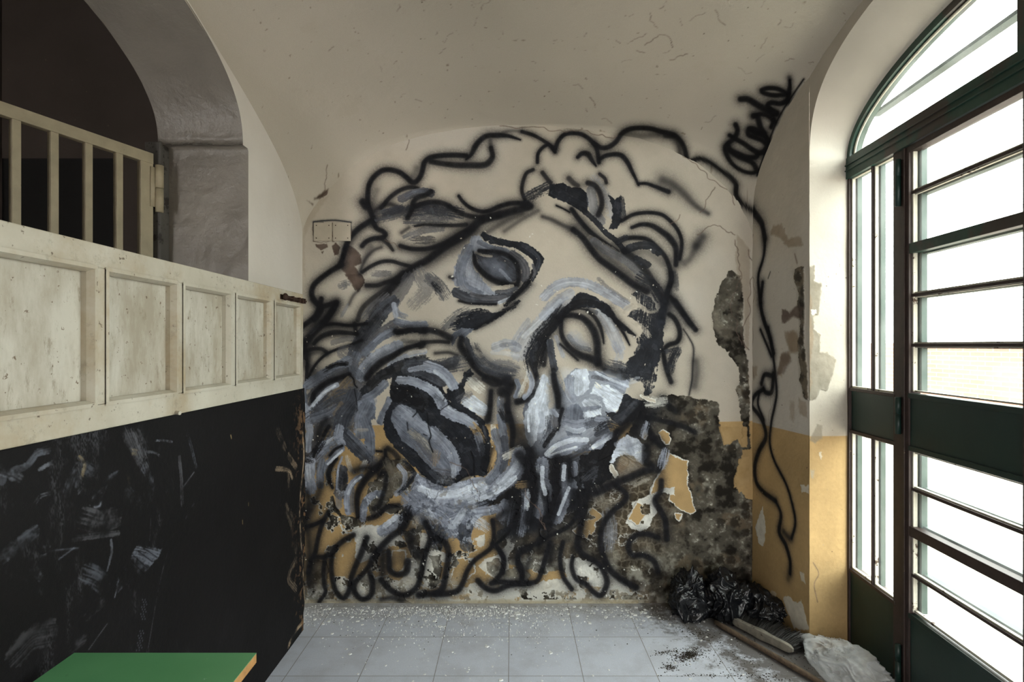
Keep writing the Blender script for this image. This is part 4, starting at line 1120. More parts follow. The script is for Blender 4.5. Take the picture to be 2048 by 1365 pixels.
for i in range(46):
    x0, y0 = rsv.uniform(640, 1650), rsv.uniform(-20, 240); an = rsv.uniform(0, 6.28); L_ = rsv.uniform(6, 34)
    crack(cvv, [(x0, y0), (x0 + math.cos(an) * L_ * .5, y0 + math.sin(an) * L_ * .5), (x0 + math.cos(an + rsv.uniform(-.6, .6)) * L_, y0 + math.sin(an + rsv.uniform(-.6, .6)) * L_)], rsv.uniform(.5, 1.1), rsv.uniform(.2, .55), 100 + i)
cvv.flakes(90, (620, -30, 1650, 250), 44, 'RPB', .4, 1.5)
px = 1024 + 1110 * X_ / np.maximum(Y_, .3); py = 692 - 1110 * (Z_ - EYE) / np.maximum(Y_, .3)
ix = np.clip(px + 0 - 590, 0, cvv.nx - 1.01); iy = np.clip(py + 40, 0, cvv.ny - 1.01); i0 = ix.astype(int); j0 = iy.astype(int); fx = (ix - i0)[..., None]; fy = (iy - j0)[..., None]
vm = (cvv.c[j0, i0] * (1 - fx) + cvv.c[j0, i0 + 1] * fx) * (1 - fy) + (cvv.c[j0 + 1, i0] * (1 - fx) + cvv.c[j0 + 1, i0 + 1] * fx) * fy
vm[(Y_ < 1.9) | (py < -39)] = 1
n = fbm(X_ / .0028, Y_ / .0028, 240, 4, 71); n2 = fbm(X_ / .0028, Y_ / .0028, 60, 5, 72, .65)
base = PAL['C'] * .93 * (0.95 + .10 * n)[..., None]; base = base + (hexc('a39886') - base) * (sstep(.66, .8, n2) * .12)[..., None]  # cream wall paint toned down a little: vault shade put into its colour
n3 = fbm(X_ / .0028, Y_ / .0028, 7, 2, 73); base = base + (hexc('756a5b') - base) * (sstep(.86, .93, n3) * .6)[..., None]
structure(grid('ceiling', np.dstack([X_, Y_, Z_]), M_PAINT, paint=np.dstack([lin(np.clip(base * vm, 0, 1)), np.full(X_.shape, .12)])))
# left wall with its arched opening
YLC, AL, BL, ZL = 1.45, .98, .44, 2.33
arc = []
for i in range(61):
    t = math.pi * i / 60; c_, s_ = math.cos(t), math.sin(t); arc.append((YLC + AL * c_, ZL + BL * max(s_, 0) ** .86))
bm = bmesh.new(); x = XL
def quad(bm, pts): bm.faces.new([bm.verts.new(p) for p in pts])
quad(bm, [(x, YB + .01, 0), (x, 2.48, 0), (x, 2.48, 3.2), (x, YB + .01, 3.2)])
quad(bm, [(x, 2.48, ZL), (x, arc[0][0], ZL), (x, arc[0][0], 3.2), (x, 2.48, 3.2)])
for (ya, za), (yb, zb) in zip(arc, arc[1:]): quad(bm, [(x, ya, za), (x, yb, zb), (x, yb, 3.2), (x, ya, 3.2)])
quad(bm, [(x, arc[-1][0], 0), (x, -1.32, 0), (x, -1.32, 3.2), (x, arc[-1][0], 3.2)])
bmesh.ops.remove_doubles(bm, verts=bm.verts[:], dist=1e-5); bmesh.ops.subdivide_edges(bm, edges=[e for e in bm.edges if e.calc_length() > .5], cuts=6, use_grid_fill=True)
structure(meshobj('wall_left', bm, plaster('left_plaster', 'd0ccc5', 'c2bcb3', 2.0, .5)))
bm = bmesh.new(); prof = [(2.48, 0), (2.48, ZL - .012), (2.472, ZL), (arc[0][0], ZL + .004)] + arc + [(arc[-1][0], 0)]; K = 10; rows = []
def dens(pr, st=.03):
    o = [pr[0]]
    for a, b in zip(pr, pr[1:]):
        L = math.hypot(a[0] - b[0], a[1] - b[1]); m = max(1, int(L / st))
        o += [(a[0] + (b[0] - a[0]) * k / m, a[1] + (b[1] - a[1]) * k / m) for k in range(1, m + 1)]
    return o
prof = dens(prof); P = np.zeros((len(prof), K * 3 + 1, 3))
for i, (y, z) in enumerate(prof):
    for k in range(K * 3 + 1):
        f = k / (K * 3); q = mnoise.noise(Vector((y * 9, z * 9, f * 3.5))) * .006 + mnoise.noise(Vector((y * 30, z * 30, f * 12))) * .002
        P[i, k] = (XL - .372 * f, y + (q if z < ZL else 0) * (1 if f > 0.02 else 0), z + (q if z > ZL + .01 else 0) * (1 if f > .02 else 0))
structure(grid('trim_3', P, M_GREY), 'grey painted reveal of the arched opening in the left wall')
# dark room behind the opening
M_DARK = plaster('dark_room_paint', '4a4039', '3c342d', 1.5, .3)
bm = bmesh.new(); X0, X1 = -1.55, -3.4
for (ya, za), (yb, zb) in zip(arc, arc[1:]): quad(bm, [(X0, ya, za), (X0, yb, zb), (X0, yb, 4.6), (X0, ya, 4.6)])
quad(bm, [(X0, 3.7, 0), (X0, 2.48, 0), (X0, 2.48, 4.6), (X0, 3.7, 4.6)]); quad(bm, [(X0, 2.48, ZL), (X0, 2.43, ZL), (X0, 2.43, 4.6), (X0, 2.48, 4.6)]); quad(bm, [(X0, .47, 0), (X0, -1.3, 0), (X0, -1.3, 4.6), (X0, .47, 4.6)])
quad(bm, [(X1, 3.7, 2.5), (X1, -1.3, 2.5), (X1, -1.3, 4.6), (X1, 3.7, 4.6)]); quad(bm, [(X0, 3.7, 0), (-2.6, 3.7, 0), (-2.6, 3.7, 4.6), (X0, 3.7, 4.6)]); quad(bm, [(-2.6, 3.7, 2.70), (X1, 3.7, 2.70), (X1, 3.7, 4.6), (-2.6, 3.7, 4.6)]); quad(bm, [(X0, -1.3, 0), (-2.3, -1.3, 0), (-2.3, -1.3, 4.6), (X0, -1.3, 4.6)]); quad(bm, [(-3.0, -1.3, 0), (X1, -1.3, 0), (X1, -1.3, 4.6), (-3.0, -1.3, 4.6)]); quad(bm, [(-2.3, -1.3, 2.2), (-3.0, -1.3, 2.2), (-3.0, -1.3, 4.6), (-2.3, -1.3, 4.6)])  # gap in the unseen wall at the near end, added to brighten this room
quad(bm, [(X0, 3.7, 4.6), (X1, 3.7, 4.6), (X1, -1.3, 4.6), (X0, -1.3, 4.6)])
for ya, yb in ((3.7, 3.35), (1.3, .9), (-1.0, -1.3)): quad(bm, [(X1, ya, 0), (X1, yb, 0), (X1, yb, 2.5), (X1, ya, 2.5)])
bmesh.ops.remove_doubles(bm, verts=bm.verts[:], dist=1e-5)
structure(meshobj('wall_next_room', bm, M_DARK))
bm = bmesh.new(); box(bm, -5.2, X1 - .01, -1.4, 3.8, 0, 3.0); box(bm, -3.5, -2.5, 3.72, 5.4, 0, 3.0); structure(meshobj('wall_far_room', bm, simple('near_black', '14120f', .9)))  # closed near-black boxes: darkness of the rooms beyond, put in as colour
# wooden frame post beside the pier
bm = bmesh.new(); box(bm, -1.60, -1.53, 2.415, 2.478, 0, 2.34); structure(meshobj('trim_4', bm, simple('post_paint', '4b4843', .7, wear=14, wearcol='201a15', wearamt=.56), bevel=.004), 'peeling dark frame post of the barred gate')
# rear wall with an opening added for fill light, unseen behind the camera
bm = bmesh.new()
for a, b, c, d_ in ((-1.2, .4, 0, 3.2), (1.0, 1.5, 0, 3.2), (.4, 1.0, 2.0, 3.2)): box(bm, a, b, -1.4, -1.3, c, d_)
structure(meshobj('wall_rear', bm, M_WALL))
# floor: pale square tiles
s = NT('floor_tiles'); pos = s.obj(); mp = s.n('Mapping'); s.set(mp.inputs[0], pos); mp.inputs['Location'].default_value = (.015 + .326 * 20, -2.435 + .326 * 20, 0)
bk = s.n('TexBrick'); bk.offset = 0; bk.squash = 1; s.set(bk.inputs['Vector'], mp.outputs[0])
for k, v in (('Color1', srgb('ccd1dc')), ('Color2', srgb('c0c5d1')), ('Mortar', srgb('6e675d')), ('Scale', 1.0), ('Mortar Size', .002), ('Mortar Smooth', .3), ('Bias', 0.0), ('Brick Width', .326), ('Row Height', .326)): bk.inputs[k].default_value = v
c = s.mix(s.ramp(s.noise(260, 2, .5), [(.35, 0.0), (.7, .5)]), bk.outputs[0], srgb('a4a8b3'))
c = s.mix(s.ramp(s.noise(5, 7, .7), [(.45, 0.0), (.75, .55)]), c, srgb('97969a'))
sx = s.n('SeparateXYZ'); s.set(sx.inputs[0], pos)
dirt = s.math('ADD', s.math('MULTIPLY', s.math('SUBTRACT', sx.outputs[1], 2.86), 1.6), s.math('MULTIPLY', s.noise(13, 8, .7), 1.0))
c = s.mix(s.ramp(dirt, [(.55, 0.0), (1.1, .75)]), c, srgb('7d776c'))
rt = s.math('ADD', s.math('MULTIPLY', s.math('ADD', sx.outputs[0], s.math('MULTIPLY', sx.outputs[1], .55)), 1.0), s.math('MULTIPLY', s.noise(11, 8, .75), 1.6))
c = s.mix(s.ramp(s.math('MULTIPLY', rt, .3), [(.93, 0.0), (1.0, .85)]), c, srgb('4d463d'))
M_FLOOR = s.done(c, s.ramp(s.noise(8, 5), [(.3, .32), (.7, .55)]), s.bump(bk.outputs['Fac'], -.4, .002))
bm = bmesh.new(); box(bm, -5.3, 2.0, -1.5, 3.9, -.05, 0); structure(meshobj('floor', bm, M_FLOOR))
# ------------------------------------------------------------------ glazed steel door, sidelights and fanlight
s = NT('green_steel'); n = s.noise(6, 6, .65)
c = s.mix(s.ramp(n, [(.35, 0.0), (.65, 1.0)]), srgb('17322a'), srgb('25463b'))
c = s.mix(s.ramp(s.noise(3.2, 5, .6), [(.5, 0.0), (.56, .8)]), c, srgb('3d2f2b'))
c = s.mix(s.ramp(s.noise(26, 8, .75), [(.66, 0.0), (.7, .8)]), c, srgb('8b8472'))
M_GREEN = s.done(c, .5, s.bump(s.noise(60, 4), .3, .002))
M_PANEL = simple('green_panel', '17302a', .45, 0, .15, 5, .2, 30, '566058', .70)
M_BROWN = simple('brown_steel', '3b2c28', .6, 0, .2, 30, .3, 24, '7a6a58', .66)
M_PUTTY = simple('putty', 'c6c2b4', .8, 0, .1, 30, .3, 18, '4d3b30', .60)
M_OUTG = simple('outer_green', '1d3a30', .6, 0, .1, 12, .2)
s = NT('frosted_glass'); s.t.nodes.remove(s.p)
tr = s.n('BsdfTransparent'); tr.inputs[0].default_value = (.93, .98, .96, 1); tl = s.n('BsdfTranslucent'); tl.inputs[0].default_value = (.85, .9, .88, 1)
gl = s.n('BsdfGlossy'); gl.inputs['Roughness'].default_value = .25
m1 = s.n('MixShader'); s.set(m1.inputs[0], s.ramp(s.noise(5, 5, .6), [(.35, .008), (.75, .045)])); s.set(m1.inputs[1], tr.outputs[0]); s.set(m1.inputs[2], tl.outputs[0])
m2 = s.n('MixShader'); m2.inputs[0].default_value = .04; s.set(m2.inputs[1], m1.outputs[0]); s.set(m2.inputs[2], gl.outputs[0]); s.set(s.out.inputs[0], m2.outputs[0]); M_GLASS = s.m
NN = Vector((1, -.064, 0)).normalized()
def pw(y, z, n): return Vector((XP(y), y, z)) + NN * n
def pbox(bm, y0, y1, z0, z1, n0, n1): box(bm, y0, y1, z0, z1, n0, n1, lambda y, z, n: pw(y, z, n))
door = structure(empty('door_1', pw(1.68, 0, 0)), 'green steel glazed double door with frosted panes')
fan = structure(empty('window_1', pw(1.68, 2.35, 0)), 'arched green steel fanlight over the door')
def part(name, bm, mat, root, bevel=.0015, smooth=False):
    bmesh.ops.translate(bm, verts=bm.verts[:], vec=-root.location); return meshobj(name, bm, mat, root, smooth, bevel)
# fixed frame
bm = bmesh.new()
for mir in (0, 1):
    f = (lambda a: a) if not mir else (lambda a: 3.30 - a)
    for a, b, n0, n1 in ((2.655, 2.678, -.004, .05), (2.270, 2.322, 0, .05)): pbox(bm, *sorted((f(a), f(b))), 0, 2.25, n0, n1)
    for z0, z1 in ((1.235, 1.25), (1.035, 1.05), (.37, .385)): pbox(bm, *sorted((f(2.31), f(2.66))), z0, z1, -.002, .05)
part('frame', bm, M_BROWN, door)
bm = bmesh.new(); pbox(bm, .682, 2.675, 2.25, 2.35, -.012, .05); pbox(bm, .682, 2.675, 2.285, 2.29, -.018, -.012); pbox(bm, .682, 2.675, 2.31, 2.316, -.018, -.012)
part('transom', bm, M_GREEN, door)
for mir in (0, 1):
    f = (lambda a: a) if not mir else (lambda a: 3.30 - a)
    bm = bmesh.new(); [pbox(bm, *sorted((f(2.472), f(2.482))), q0, q1, 0, .045) for q0, q1 in ((.385, 1.035), (1.25, 2.25))]; part('divider', bm, M_BROWN, door)
    bm = bmesh.new(); pbox(bm, *sorted((f(2.31), f(2.66))), 1.05, 1.235, .008, .04); pbox(bm, *sorted((f(2.31), f(2.66))), 0, .37, .004, .04); part('sidelight_panel', bm, M_PANEL, door)
    for z0, z1 in ((.385, 1.035), (1.25, 2.25)):
        for a, b in ((2.325, 2.470), (2.484, 2.654)):
            bm = bmesh.new(); pbox(bm, *sorted((f(a), f(b))), z0, z1, .022, .026); g = part('sidelight_pane', bm, M_GLASS, door, 0)
            bm = bmesh.new(); ya, yb = sorted((f(a), f(b))); e = .008
            pbox(bm, yb - e, yb, z0, z1, .008, .022); pbox(bm, ya, yb, z0, z0 + e, .008, .022); pbox(bm, ya, yb, z1 - .005, z1, .010, .022)
            p_ = meshobj('putty', bm, M_PUTTY, g); p_.location = -door.location
            bm = bmesh.new(); pbox(bm, yb - .012, yb - .002, z0, z1, .030, .05); p_ = meshobj('outer_bead', bm, M_OUTG, g); p_.location = -door.location
ZB = [.384, .536, .711, .879, 1.032, 1.261, 1.452, 1.651, 1.838, 2.060, 2.246]
for mir in (0, 1):
    f = (lambda a: a) if not mir else (lambda a: 3.30 - a)
    lf = bmesh.new()
    for a, b in ((2.212, 2.262), (1.652, 1.682)):
        pbox(lf, *sorted((f(a), f(b))), .012, 2.246, -.006, .04)
    for a, b in ((2.232, 2.238),): pbox(lf, *sorted((f(a), f(b))), .012, 2.246, -.012, -.006)
    pbox(lf, *sorted((f(1.652), f(2.262))), 2.222, 2.246, -.006, .04)
    part('leaf_frame', lf, M_BROWN if mir == 0 else M_GREEN, door)
    bm = bmesh.new()
    for z0, z1 in ((1.032, 1.261), (.012, .384)):
        pbox(bm, *sorted((f(1.67), f(2.22))), z0, z1, 0, .03); pbox(bm, *sorted((f(1.67), f(2.22))), z1 - .02, z1, -.006, 0)
        if z0 > .5: pbox(bm, *sorted((f(1.67), f(2.22))), z0, z0 + .02, -.006, 0)
    part('leaf_panel', bm, M_PANEL, door)
    for i, z in enumerate(ZB):
        if i in (0, 4, 5, 10): continue
        h = .020 if i in (2, 8) else .006
        bm = bmesh.new(); pbox(bm, *sorted((f(1.67), f(2.214))), z - h, z + h, -.004 if h > .01 else .004, .03); pbox(bm, *sorted((f(1.67), f(2.214))), z - .004, z + .004, .03, .05)
        b_ = part('glazing_bar', bm, M_GREEN if i in (8,) else M_BROWN, door)
        bm = bmesh.new(); o_ = -.022 if z > EYE - .05 else .0; pbox(bm, *sorted((f(1.67), f(2.214))), z - h - .006, z + h + .006, .036, .066)
        q_ = meshobj('outer_flange', bm, M_OUTG, b_); q_.location = -door.location
    for i in range(10):
        if i == 4: continue
        z0, z1 = ZB[i] + .006, ZB[i + 1] - .006
        bm = bmesh.new(); pbox(bm, *sorted((f(1.682), f(2.213))), z0, z1, .022, .026); g = part('glass_pane', bm, M_GLASS, door, 0)
        bm = bmesh.new(); ya, yb = sorted((f(1.682), f(2.213))); pbox(bm, yb - .010, yb, z0, z1, .006, .022); pbox(bm, ya, yb, z0, z0 + (.010 if i == 0 else .006), .010, .022); pbox(bm, ya, yb, z1 - .004, z1, .012, .022)
        p_ = meshobj('putty', bm, M_PUTTY, g); p_.location = -door.location
        bm = bmesh.new(); pbox(bm, yb - .022, yb - .002, z0, z1, .030, .052); p_ = meshobj('outer_bead', bm, M_OUTG, g); p_.location = -door.location
    for z in (2.12, 1.15, .14):
        bm = bmesh.new(); yy = f(2.264); c0 = pw(yy, z, -.016); tube(bm, [c0 + Vector((0, 0, -.10 if z > 1.5 else -.06)), c0 + Vector((0, 0, .02)), ], .011, 12); tube(bm, [c0 + Vector((0, 0, .022)), c0 + Vector((0, 0, .09))], .011, 12); part('hinge', bm, M_PANEL, door, 0, True)
# fanlight
bm = bmesh.new(); N = 64
def fpt(t, e, n): return pw(YC + (.99 - e) * math.cos(t), 2.35 + (.335 - e * .9) * math.sin(t), n)
prev = None
for i in range(N + 1):
    t = math.pi * i / N; r_ = [bm.verts.new(fpt(t, e, n)) for e, n in ((-.01, -.008), (.028, -.008), (.028, .045), (-.01, .045))]
    if prev:
        for k in range(4): bm.faces.new((prev[k], prev[(k + 1) % 4], r_[(k + 1) % 4], r_[k]))
    prev = r_
part('arch_frame', bm, M_GREEN, fan, 0)
bm = bmesh.new(); pbox(bm, 1.655, 1.70, 2.35, 2.68, -.008, .045); part('mullion', bm, M_GREEN, fan)
for sgn, y0, y1 in ((1, 1.702, 2.655), (-1, .705, 1.653)):
    bm = bmesh.new(); M = 30; lo, hi = [], []
    for nn in (.020, .024):
        A, B = [], []
        for i in range(M + 1):
            y = y0 + (y1 - y0) * i / M; q = max(0, 1 - ((y - YC) / .965) ** 2) ** .5; A.append(bm.verts.new(pw(y, 2.35, nn))); B.append(bm.verts.new(pw(y, 2.352 + .312 * q, nn)))
        for i in range(M): bm.faces.new((A[i], A[i + 1], B[i + 1], B[i]))
    part('fan_pane', bm, M_GLASS, fan, 0)
bm = bmesh.new(); tube(bm, [fpt(math.pi * i / 48, .034, .012) for i in range(49)], .006, 6); part('putty', bm, M_PUTTY, fan, 0, True)
# shutter rail on the outside of the fanlight
bm = bmesh.new(); pbox(bm, .72, 2.66, 2.545, 2.560, .10, .14); part('outer_rail', bm, M_OUTG, fan)
# courtyard beyond
bm = bmesh.new(); box(bm, 1.9, 40, -30, 40, -.3, -.02); structure(meshobj('ground_outside', bm, simple('courtyard_ground', 'b9b1a6', .9)))
s = NT('pale_brick'); bk = s.n('TexBrick'); sx = s.n('SeparateXYZ'); s.set(sx.inputs[0], s.obj()); cx = s.n('CombineXYZ'); s.set(cx.inputs[0], sx.outputs[1]); s.set(cx.inputs[1], sx.outputs[2]); s.set(bk.inputs['Vector'], cx.outputs[0])
for k, v in (('Color1', srgb('84594c')), ('Color2', srgb('784d42')), ('Mortar', srgb('8e8276')), ('Scale', 1.0), ('Mortar Size', .006), ('Brick Width', .25), ('Row Height', .065)): bk.inputs[k].default_value = v
M_BR = s.done(bk.outputs[0], .9)
bm = bmesh.new(); box(bm, 6.5, 6.8, -14, 18, -.1, 1.5); structure(meshobj('wall_courtyard', bm, M_BR))
# ------------------------------------------------------------------ black board, with scuffs painted on its face
XBk = -1.062
def tf_b(px, py):
    Y = -XBk * 1110 / (1024 - px); return Y / UN, 692 + (py - 692) * Y / YB
CROPS['l'] = (0, 860, 2.703); CROPS['m'] = (0, 440, 2.968)
SCUFF = """
d 30 G .5 |l| 60,230 150,190 200,130 260,110
d 16 L .5 |l| 215,215 260,190 295,170
b 30 G .35 |l| 10,210 15,280
d 40 L .45 |l| 20,230 60,240 100,260
d 70 G .4 |l| 380,330 400,270 440,210 490,230
d 20 L .4 |l| 370,430 400,370 430,330
d 16 L .45 |l| 190,400 220,360 270,345
s 7 L .5 |l| 500,370 540,330 550,360 540,410 510,420
d 30 G .45 |l| 560,330 590,260 630,230
d 80 E .6 |l| 690,20 720,90 750,150
d 60 E .5 |l| 740,30 780,120
d 50 G .5 |l| 780,200 820,300 800,400 760,440
d 60 G .35 |l| 690,330 740,390 770,430
d 12 L .5 |l| 840,60 880,58 930,66
d 16 L .35 |l| 790,120 840,125 870,150
d 26 G .5 |l| 1005,0 1030,80 1060,200
d 30 E .55 |l| 970,150 980,280 985,400
s 5 G .4 |l| 1005,480 1030,430 1050,400
s 5 E .6 |l| 990,310 1050,230
d 100 E .45 |l| 460,480 540,500 620,480
d 26 E .5 |l| 400,590 500,575 640,560
d 16 L .4 |l| 600,600 605,660 580,760
d 60 G .45 |l| 0,700 90,630 180,560
s 4 G .5 |l| 270,655 420,640
s 4 G .5 |l| 320,700 400,640
d 12 L .5 |l| 230,635 270,632
d 12 L .5 |l| 205,690 250,678
d 30 L .5 |l| 130,840 150,780 190,760 220,800
d 90 G .4 |l| 470,780 520,800 560,830
g 3 G .6 |l| 745,620 880,645 820,740 750,800 690,720
g 3 G .7 |l| 620,910 640,800 680,740 720,800 680,840
s 4 L .6 |l| 620,905 650,790 690,740
s 3 K .9 |l| 700,700 780,780
s 3 K .9 |l| 720,680 800,750
s 3 K .9 |l| 745,655 825,715
s 3 K .9 |l| 775,640 850,690
d 60 E .5 |l| 470,1000 500,970 540,940
d 100 E .4 |l| 100,1200 180,1120 260,1100
d 60 E .4 |l| 380,1180 440,1140
s 3 E .6 |l| 480,1190 580,1050
s 3 E .6 |l| 800,1180 870,800 940,560
s 3 E .5 |l| 810,600 820,400 830,250
d 30 Y .5 |l| 710,120 740,125
d 20 Y .4 |l| 430,150 460,190 440,260
d 16 Y .4 |l| 690,240 700,290
s 5 Y .8 |l| 1248,30 1252,48
s 4 Y .6 |l| 1345,395 1345,410
s 4 Y .6 |l| 1312,490 1313,510
d 40 P .7 |l| 1490,210 1560,220 1580,260
d 60 P .6 |l| 1560,140 1600,200
d 50 P .5 |l| 1560,240 1560,330
d 90 P .4 |l| 1530,400 1580,500 1600,640
d 60 P .45 |l| 1600,700 1560,800 1600,860
d 70 P .35 |l| 1500,0 1540,100
d 40 P .9 |l| 1560,1170 1600,1090 1640,1040
s 16 P .9 |l| 1636,0 1640,180 1620,420 1630,640 1646,860 1652,1000
"""
Y0b, Y1b = .55, 2.845
cvk = Canvas(Y0b / UN, 692 + (EYE - 1.234) / UN, Y1b / UN, 692 + EYE / UN - 1, .8)
n = fbm(cvk.X, cvk.Y, 90, 4, 301); cvk.c[:] = hexc('161516') * (0.85 + .3 * n)[..., None]; cvk.g[:] = .35
base_k = cvk.c.copy(); cvk.run(SCUFF, tf_b, .6)
fm = fbm(cvk.X, cvk.Y, 26, 5, 340, .7)[..., None]; cvk.c = base_k + (cvk.c - base_k) * np.where(cvk.c[..., :1] > cvk.c[..., 2:] + .03, 1.2, 1.15) * sstep(.34, .58, fm)
X, Y = cvk.X, cvk.Y; n = fbm(X, Y, 60, 6, 302, .68); n2 = fbm(X, Y, 9, 3, 303, .7)
for i, (a, sc, th) in enumerate(((.5, 60, .60), (.4, 34, .64))):
    q = sstep(th, th + .12, fbm(X * 1.5, Y * .6, sc, 5, 310 + i, .65)) * sstep(.4, .7, vnoise(X * 1.3, Y * .5, 320 + i)) * sstep(2.35 / UN, 1.4 / UN, X) * a
    cvk.put((slice(None), slice(None)), q, PAL['E'])
q = sstep(2.6 / UN, 2.86 / UN, X) * sstep(.62, .70, n2 * .6 + n * .4 + .08 * sstep(2.6 / UN, 2.86 / UN, X)); cvk.put((slice(None), slice(None)), q * .85, hexc('7c5f45'))
for r in range(22):
    for k in range(2):
        x, y = tf_b((770 + 14 * k + (r % 3) * 6 - r * 1.5) / 2.703, 860 + (920 + r * 13) / 2.703)
        if 8 < r < 13: continue
        w = cvk.win(x - 2, y - 2, x + 2, y + 2)
        if w: cvk.put(w, sstep(1.2, .6, np.hypot(cvk.X[w] - x, cvk.Y[w] - y)) * .5, PAL['G'])
blk = empty('blackboard', (XBk, 1.7, 0)); tag(blk, 'tall black painted board against the left wall, chalky scuffs, below the white door leaf', 'board')
M_BLK = painted('black_paint')
edge = (fbm(cvk.Y, cvk.X * 0, 30, 4, 330) - .5) * 10 * sstep(Y1b / UN - 12, Y1b / UN, cvk.X)
Zb = EYE - (cvk.Y - 692) * UN; low = sstep(.14, .0, Zb) * sstep(Y1b / UN - 6, Y1b / UN, cvk.X) * .055
P = np.dstack([np.full(X.shape, XBk) + (fbm(X, Y, 80, 3, 331) - .5) * .004 - XBk, cvk.X * UN + edge * UN - low - 1.7, Zb])
grid('board_face', P, M_BLK, blk, paint=finish(cvk))
bm = bmesh.new(); box(bm, -.06, -.003, Y0b - 1.7, Y1b - 1.7 - .02, 0, 1.232); meshobj('board_body', bm, simple('brown_board', '2b211b', .8, 0, .2, 30, .3, 30, '7c5f45', .62), blk)
bm = bmesh.new(); box(bm, -.115, -.055, Y1b - 1.7 - .012, Y1b - 1.7 + .012, 0, 1.232); meshobj('edge_strip', bm, simple('peeling_strip', 'a58f6c', .8, 0, .2, 20, .3, 12, '3a332c', .52), blk, bevel=.002)
# ------------------------------------------------------------------ white panelled door leaf laid on its side
s = NT('old_white_enamel'); n = s.noise(4, 6, .65)
c = s.mix(s.ramp(n, [(.35, 0.0), (.7, 1.0)]), srgb('bdb9ac'), srgb('a8a292'))
c = s.mix(s.ramp(s.noise(2.2, 6, .7), [(.47, 0.0), (.62, .6)]), c, srgb('97825f'))
c = s.mix(s.ramp(s.noise(55, 4, .6), [(.66, 0.0), (.70, .8)]), c, srgb('4a3a2a'))
c = s.mix(s.ramp(s.noise(17, 8, .8), [(.56, 0.0), (.64, .4)]), c, srgb('7d7768'))
M_WHITE = s.done(c, .5, s.bump(s.noise(40, 4), .25, .002))
s = NT('old_white_panel'); geo = s.obj(); mp = s.n('Mapping'); s.set(mp.inputs[0], geo); mp.inputs['Scale'].default_value = (1, 1, .35)
c = s.mix(s.ramp(s.noise(9, 7, .7, mp.outputs[0]), [(.38, 0.0), (.62, .9)]), srgb('b9b6ab'), srgb('958d7c'))
c = s.mix(s.ramp(s.noise(30, 6, .8, mp.outputs[0]), [(.56, 0.0), (.66, .55)]), c, srgb('756954'))
c = s.mix(s.ramp(s.noise(60, 3, .6), [(.66, 0.0), (.70, .9)]), c, srgb('5a4630'))
M_PAN = s.done(c, .5, s.bump(s.noise(40, 4), .25, .002))
XD = -1.045; dr = empty('door_leaf', (XD, 1.75, 1.24)); tag(dr, 'old white panelled wooden door leaf lying on its side on top of the blackboard', 'door')
def dpart(name, bm, mat, bevel=.003, par=dr): bmesh.ops.translate(bm, verts=bm.verts[:], vec=-dr.location); return meshobj(name, bm, mat, par, False, bevel)
PY = [(.755, 1.055), (1.09, 1.391), (1.4276, 1.729), (1.762, 2.062), (2.098, 2.404), (2.439, 2.735)]; ZA, ZD = 1.30, 1.648; ZT, ZBt = 1.708, 1.236
bm = bmesh.new(); box(bm, XD - .045, XD, .70, 2.775, ZD, ZT); box(bm, XD - .045, XD, .70, 2.775, ZBt, ZA)
es = [.70] + [v for p in PY for v in p] + [2.775]
for a, b in zip(es[0::2], es[1::2]): box(bm, XD - .045, XD, a, b, ZA, ZD)
bmesh.ops.remove_doubles(bm, verts=bm.verts[:], dist=1e-5)
dpart('leaf_frame', bm, M_WHITE)
for a, b in PY:
    bm = bmesh.new(); box(bm, XD - .036, XD - .026, a - .005, b + .005, ZA - .005, ZD + .005); pn = dpart('panel', bm, M_PAN, 0)
    bm = bmesh.new()                          # mitred moulding: lip, then a sloping face down to the panel
    prof = [(-.004, .004), (.006, .005), (.009, -.002), (.013, -.012), (.013, -.026)]; rings = []
    for e, h in prof: rings.append([bm.verts.new((XD + h, y, z)) for y, z in ((a + e, ZA + e), (b - e, ZA + e), (b - e, ZD - e), (a + e, ZD - e))])
    for A, B in zip(rings, rings[1:]):
        for k in range(4): bm.faces.new((A[k], A[(k + 1) % 4], B[(k + 1) % 4], B[k]))
    bmesh.ops.translate(bm, verts=bm.verts[:], vec=-dr.location); meshobj('moulding', bm, M_WHITE, pn)
M_RUST = simple('rusty_iron', '3c2519', .7, .3, .25, 60, .5)
bm = bmesh.new(); z = 1.672
box(bm, XD - .001, XD + .004, 2.50, 2.775, z - .011, z + .011); tube(bm, [(XD + .010, 2.52, z), (XD + .010, 2.79, z)], .0045, 8)
for y in (2.535, 2.62, 2.70, 2.74, 2.765): box(bm, XD, XD + .017, y - .006, y + .006, z - .012, z + .012)
bl = dpart('bolt', bm, M_RUST, .001); bl['label'] = 'rusty iron sliding bolt'
bm = bmesh.new(); bmesh.ops.create_uvsphere(bm, u_segments=16, v_segments=10, radius=.017); bmesh.ops.scale(bm, verts=bm.verts[:], vec=(.7, 1, 1)); bmesh.ops.translate(bm, verts=bm.verts[:], vec=(XD + .018, 2.515, z))
bmesh.ops.translate(bm, verts=bm.verts[:], vec=-dr.location); meshobj('bolt_knob', bm, M_RUST, bl, True)
bm = bmesh.new(); tube(bm, [(XD - .02, 1.73, 1.243), (XD + .016, 1.72, 1.241)], .006, 8); dpart('peg', bm, M_PAN, 0)
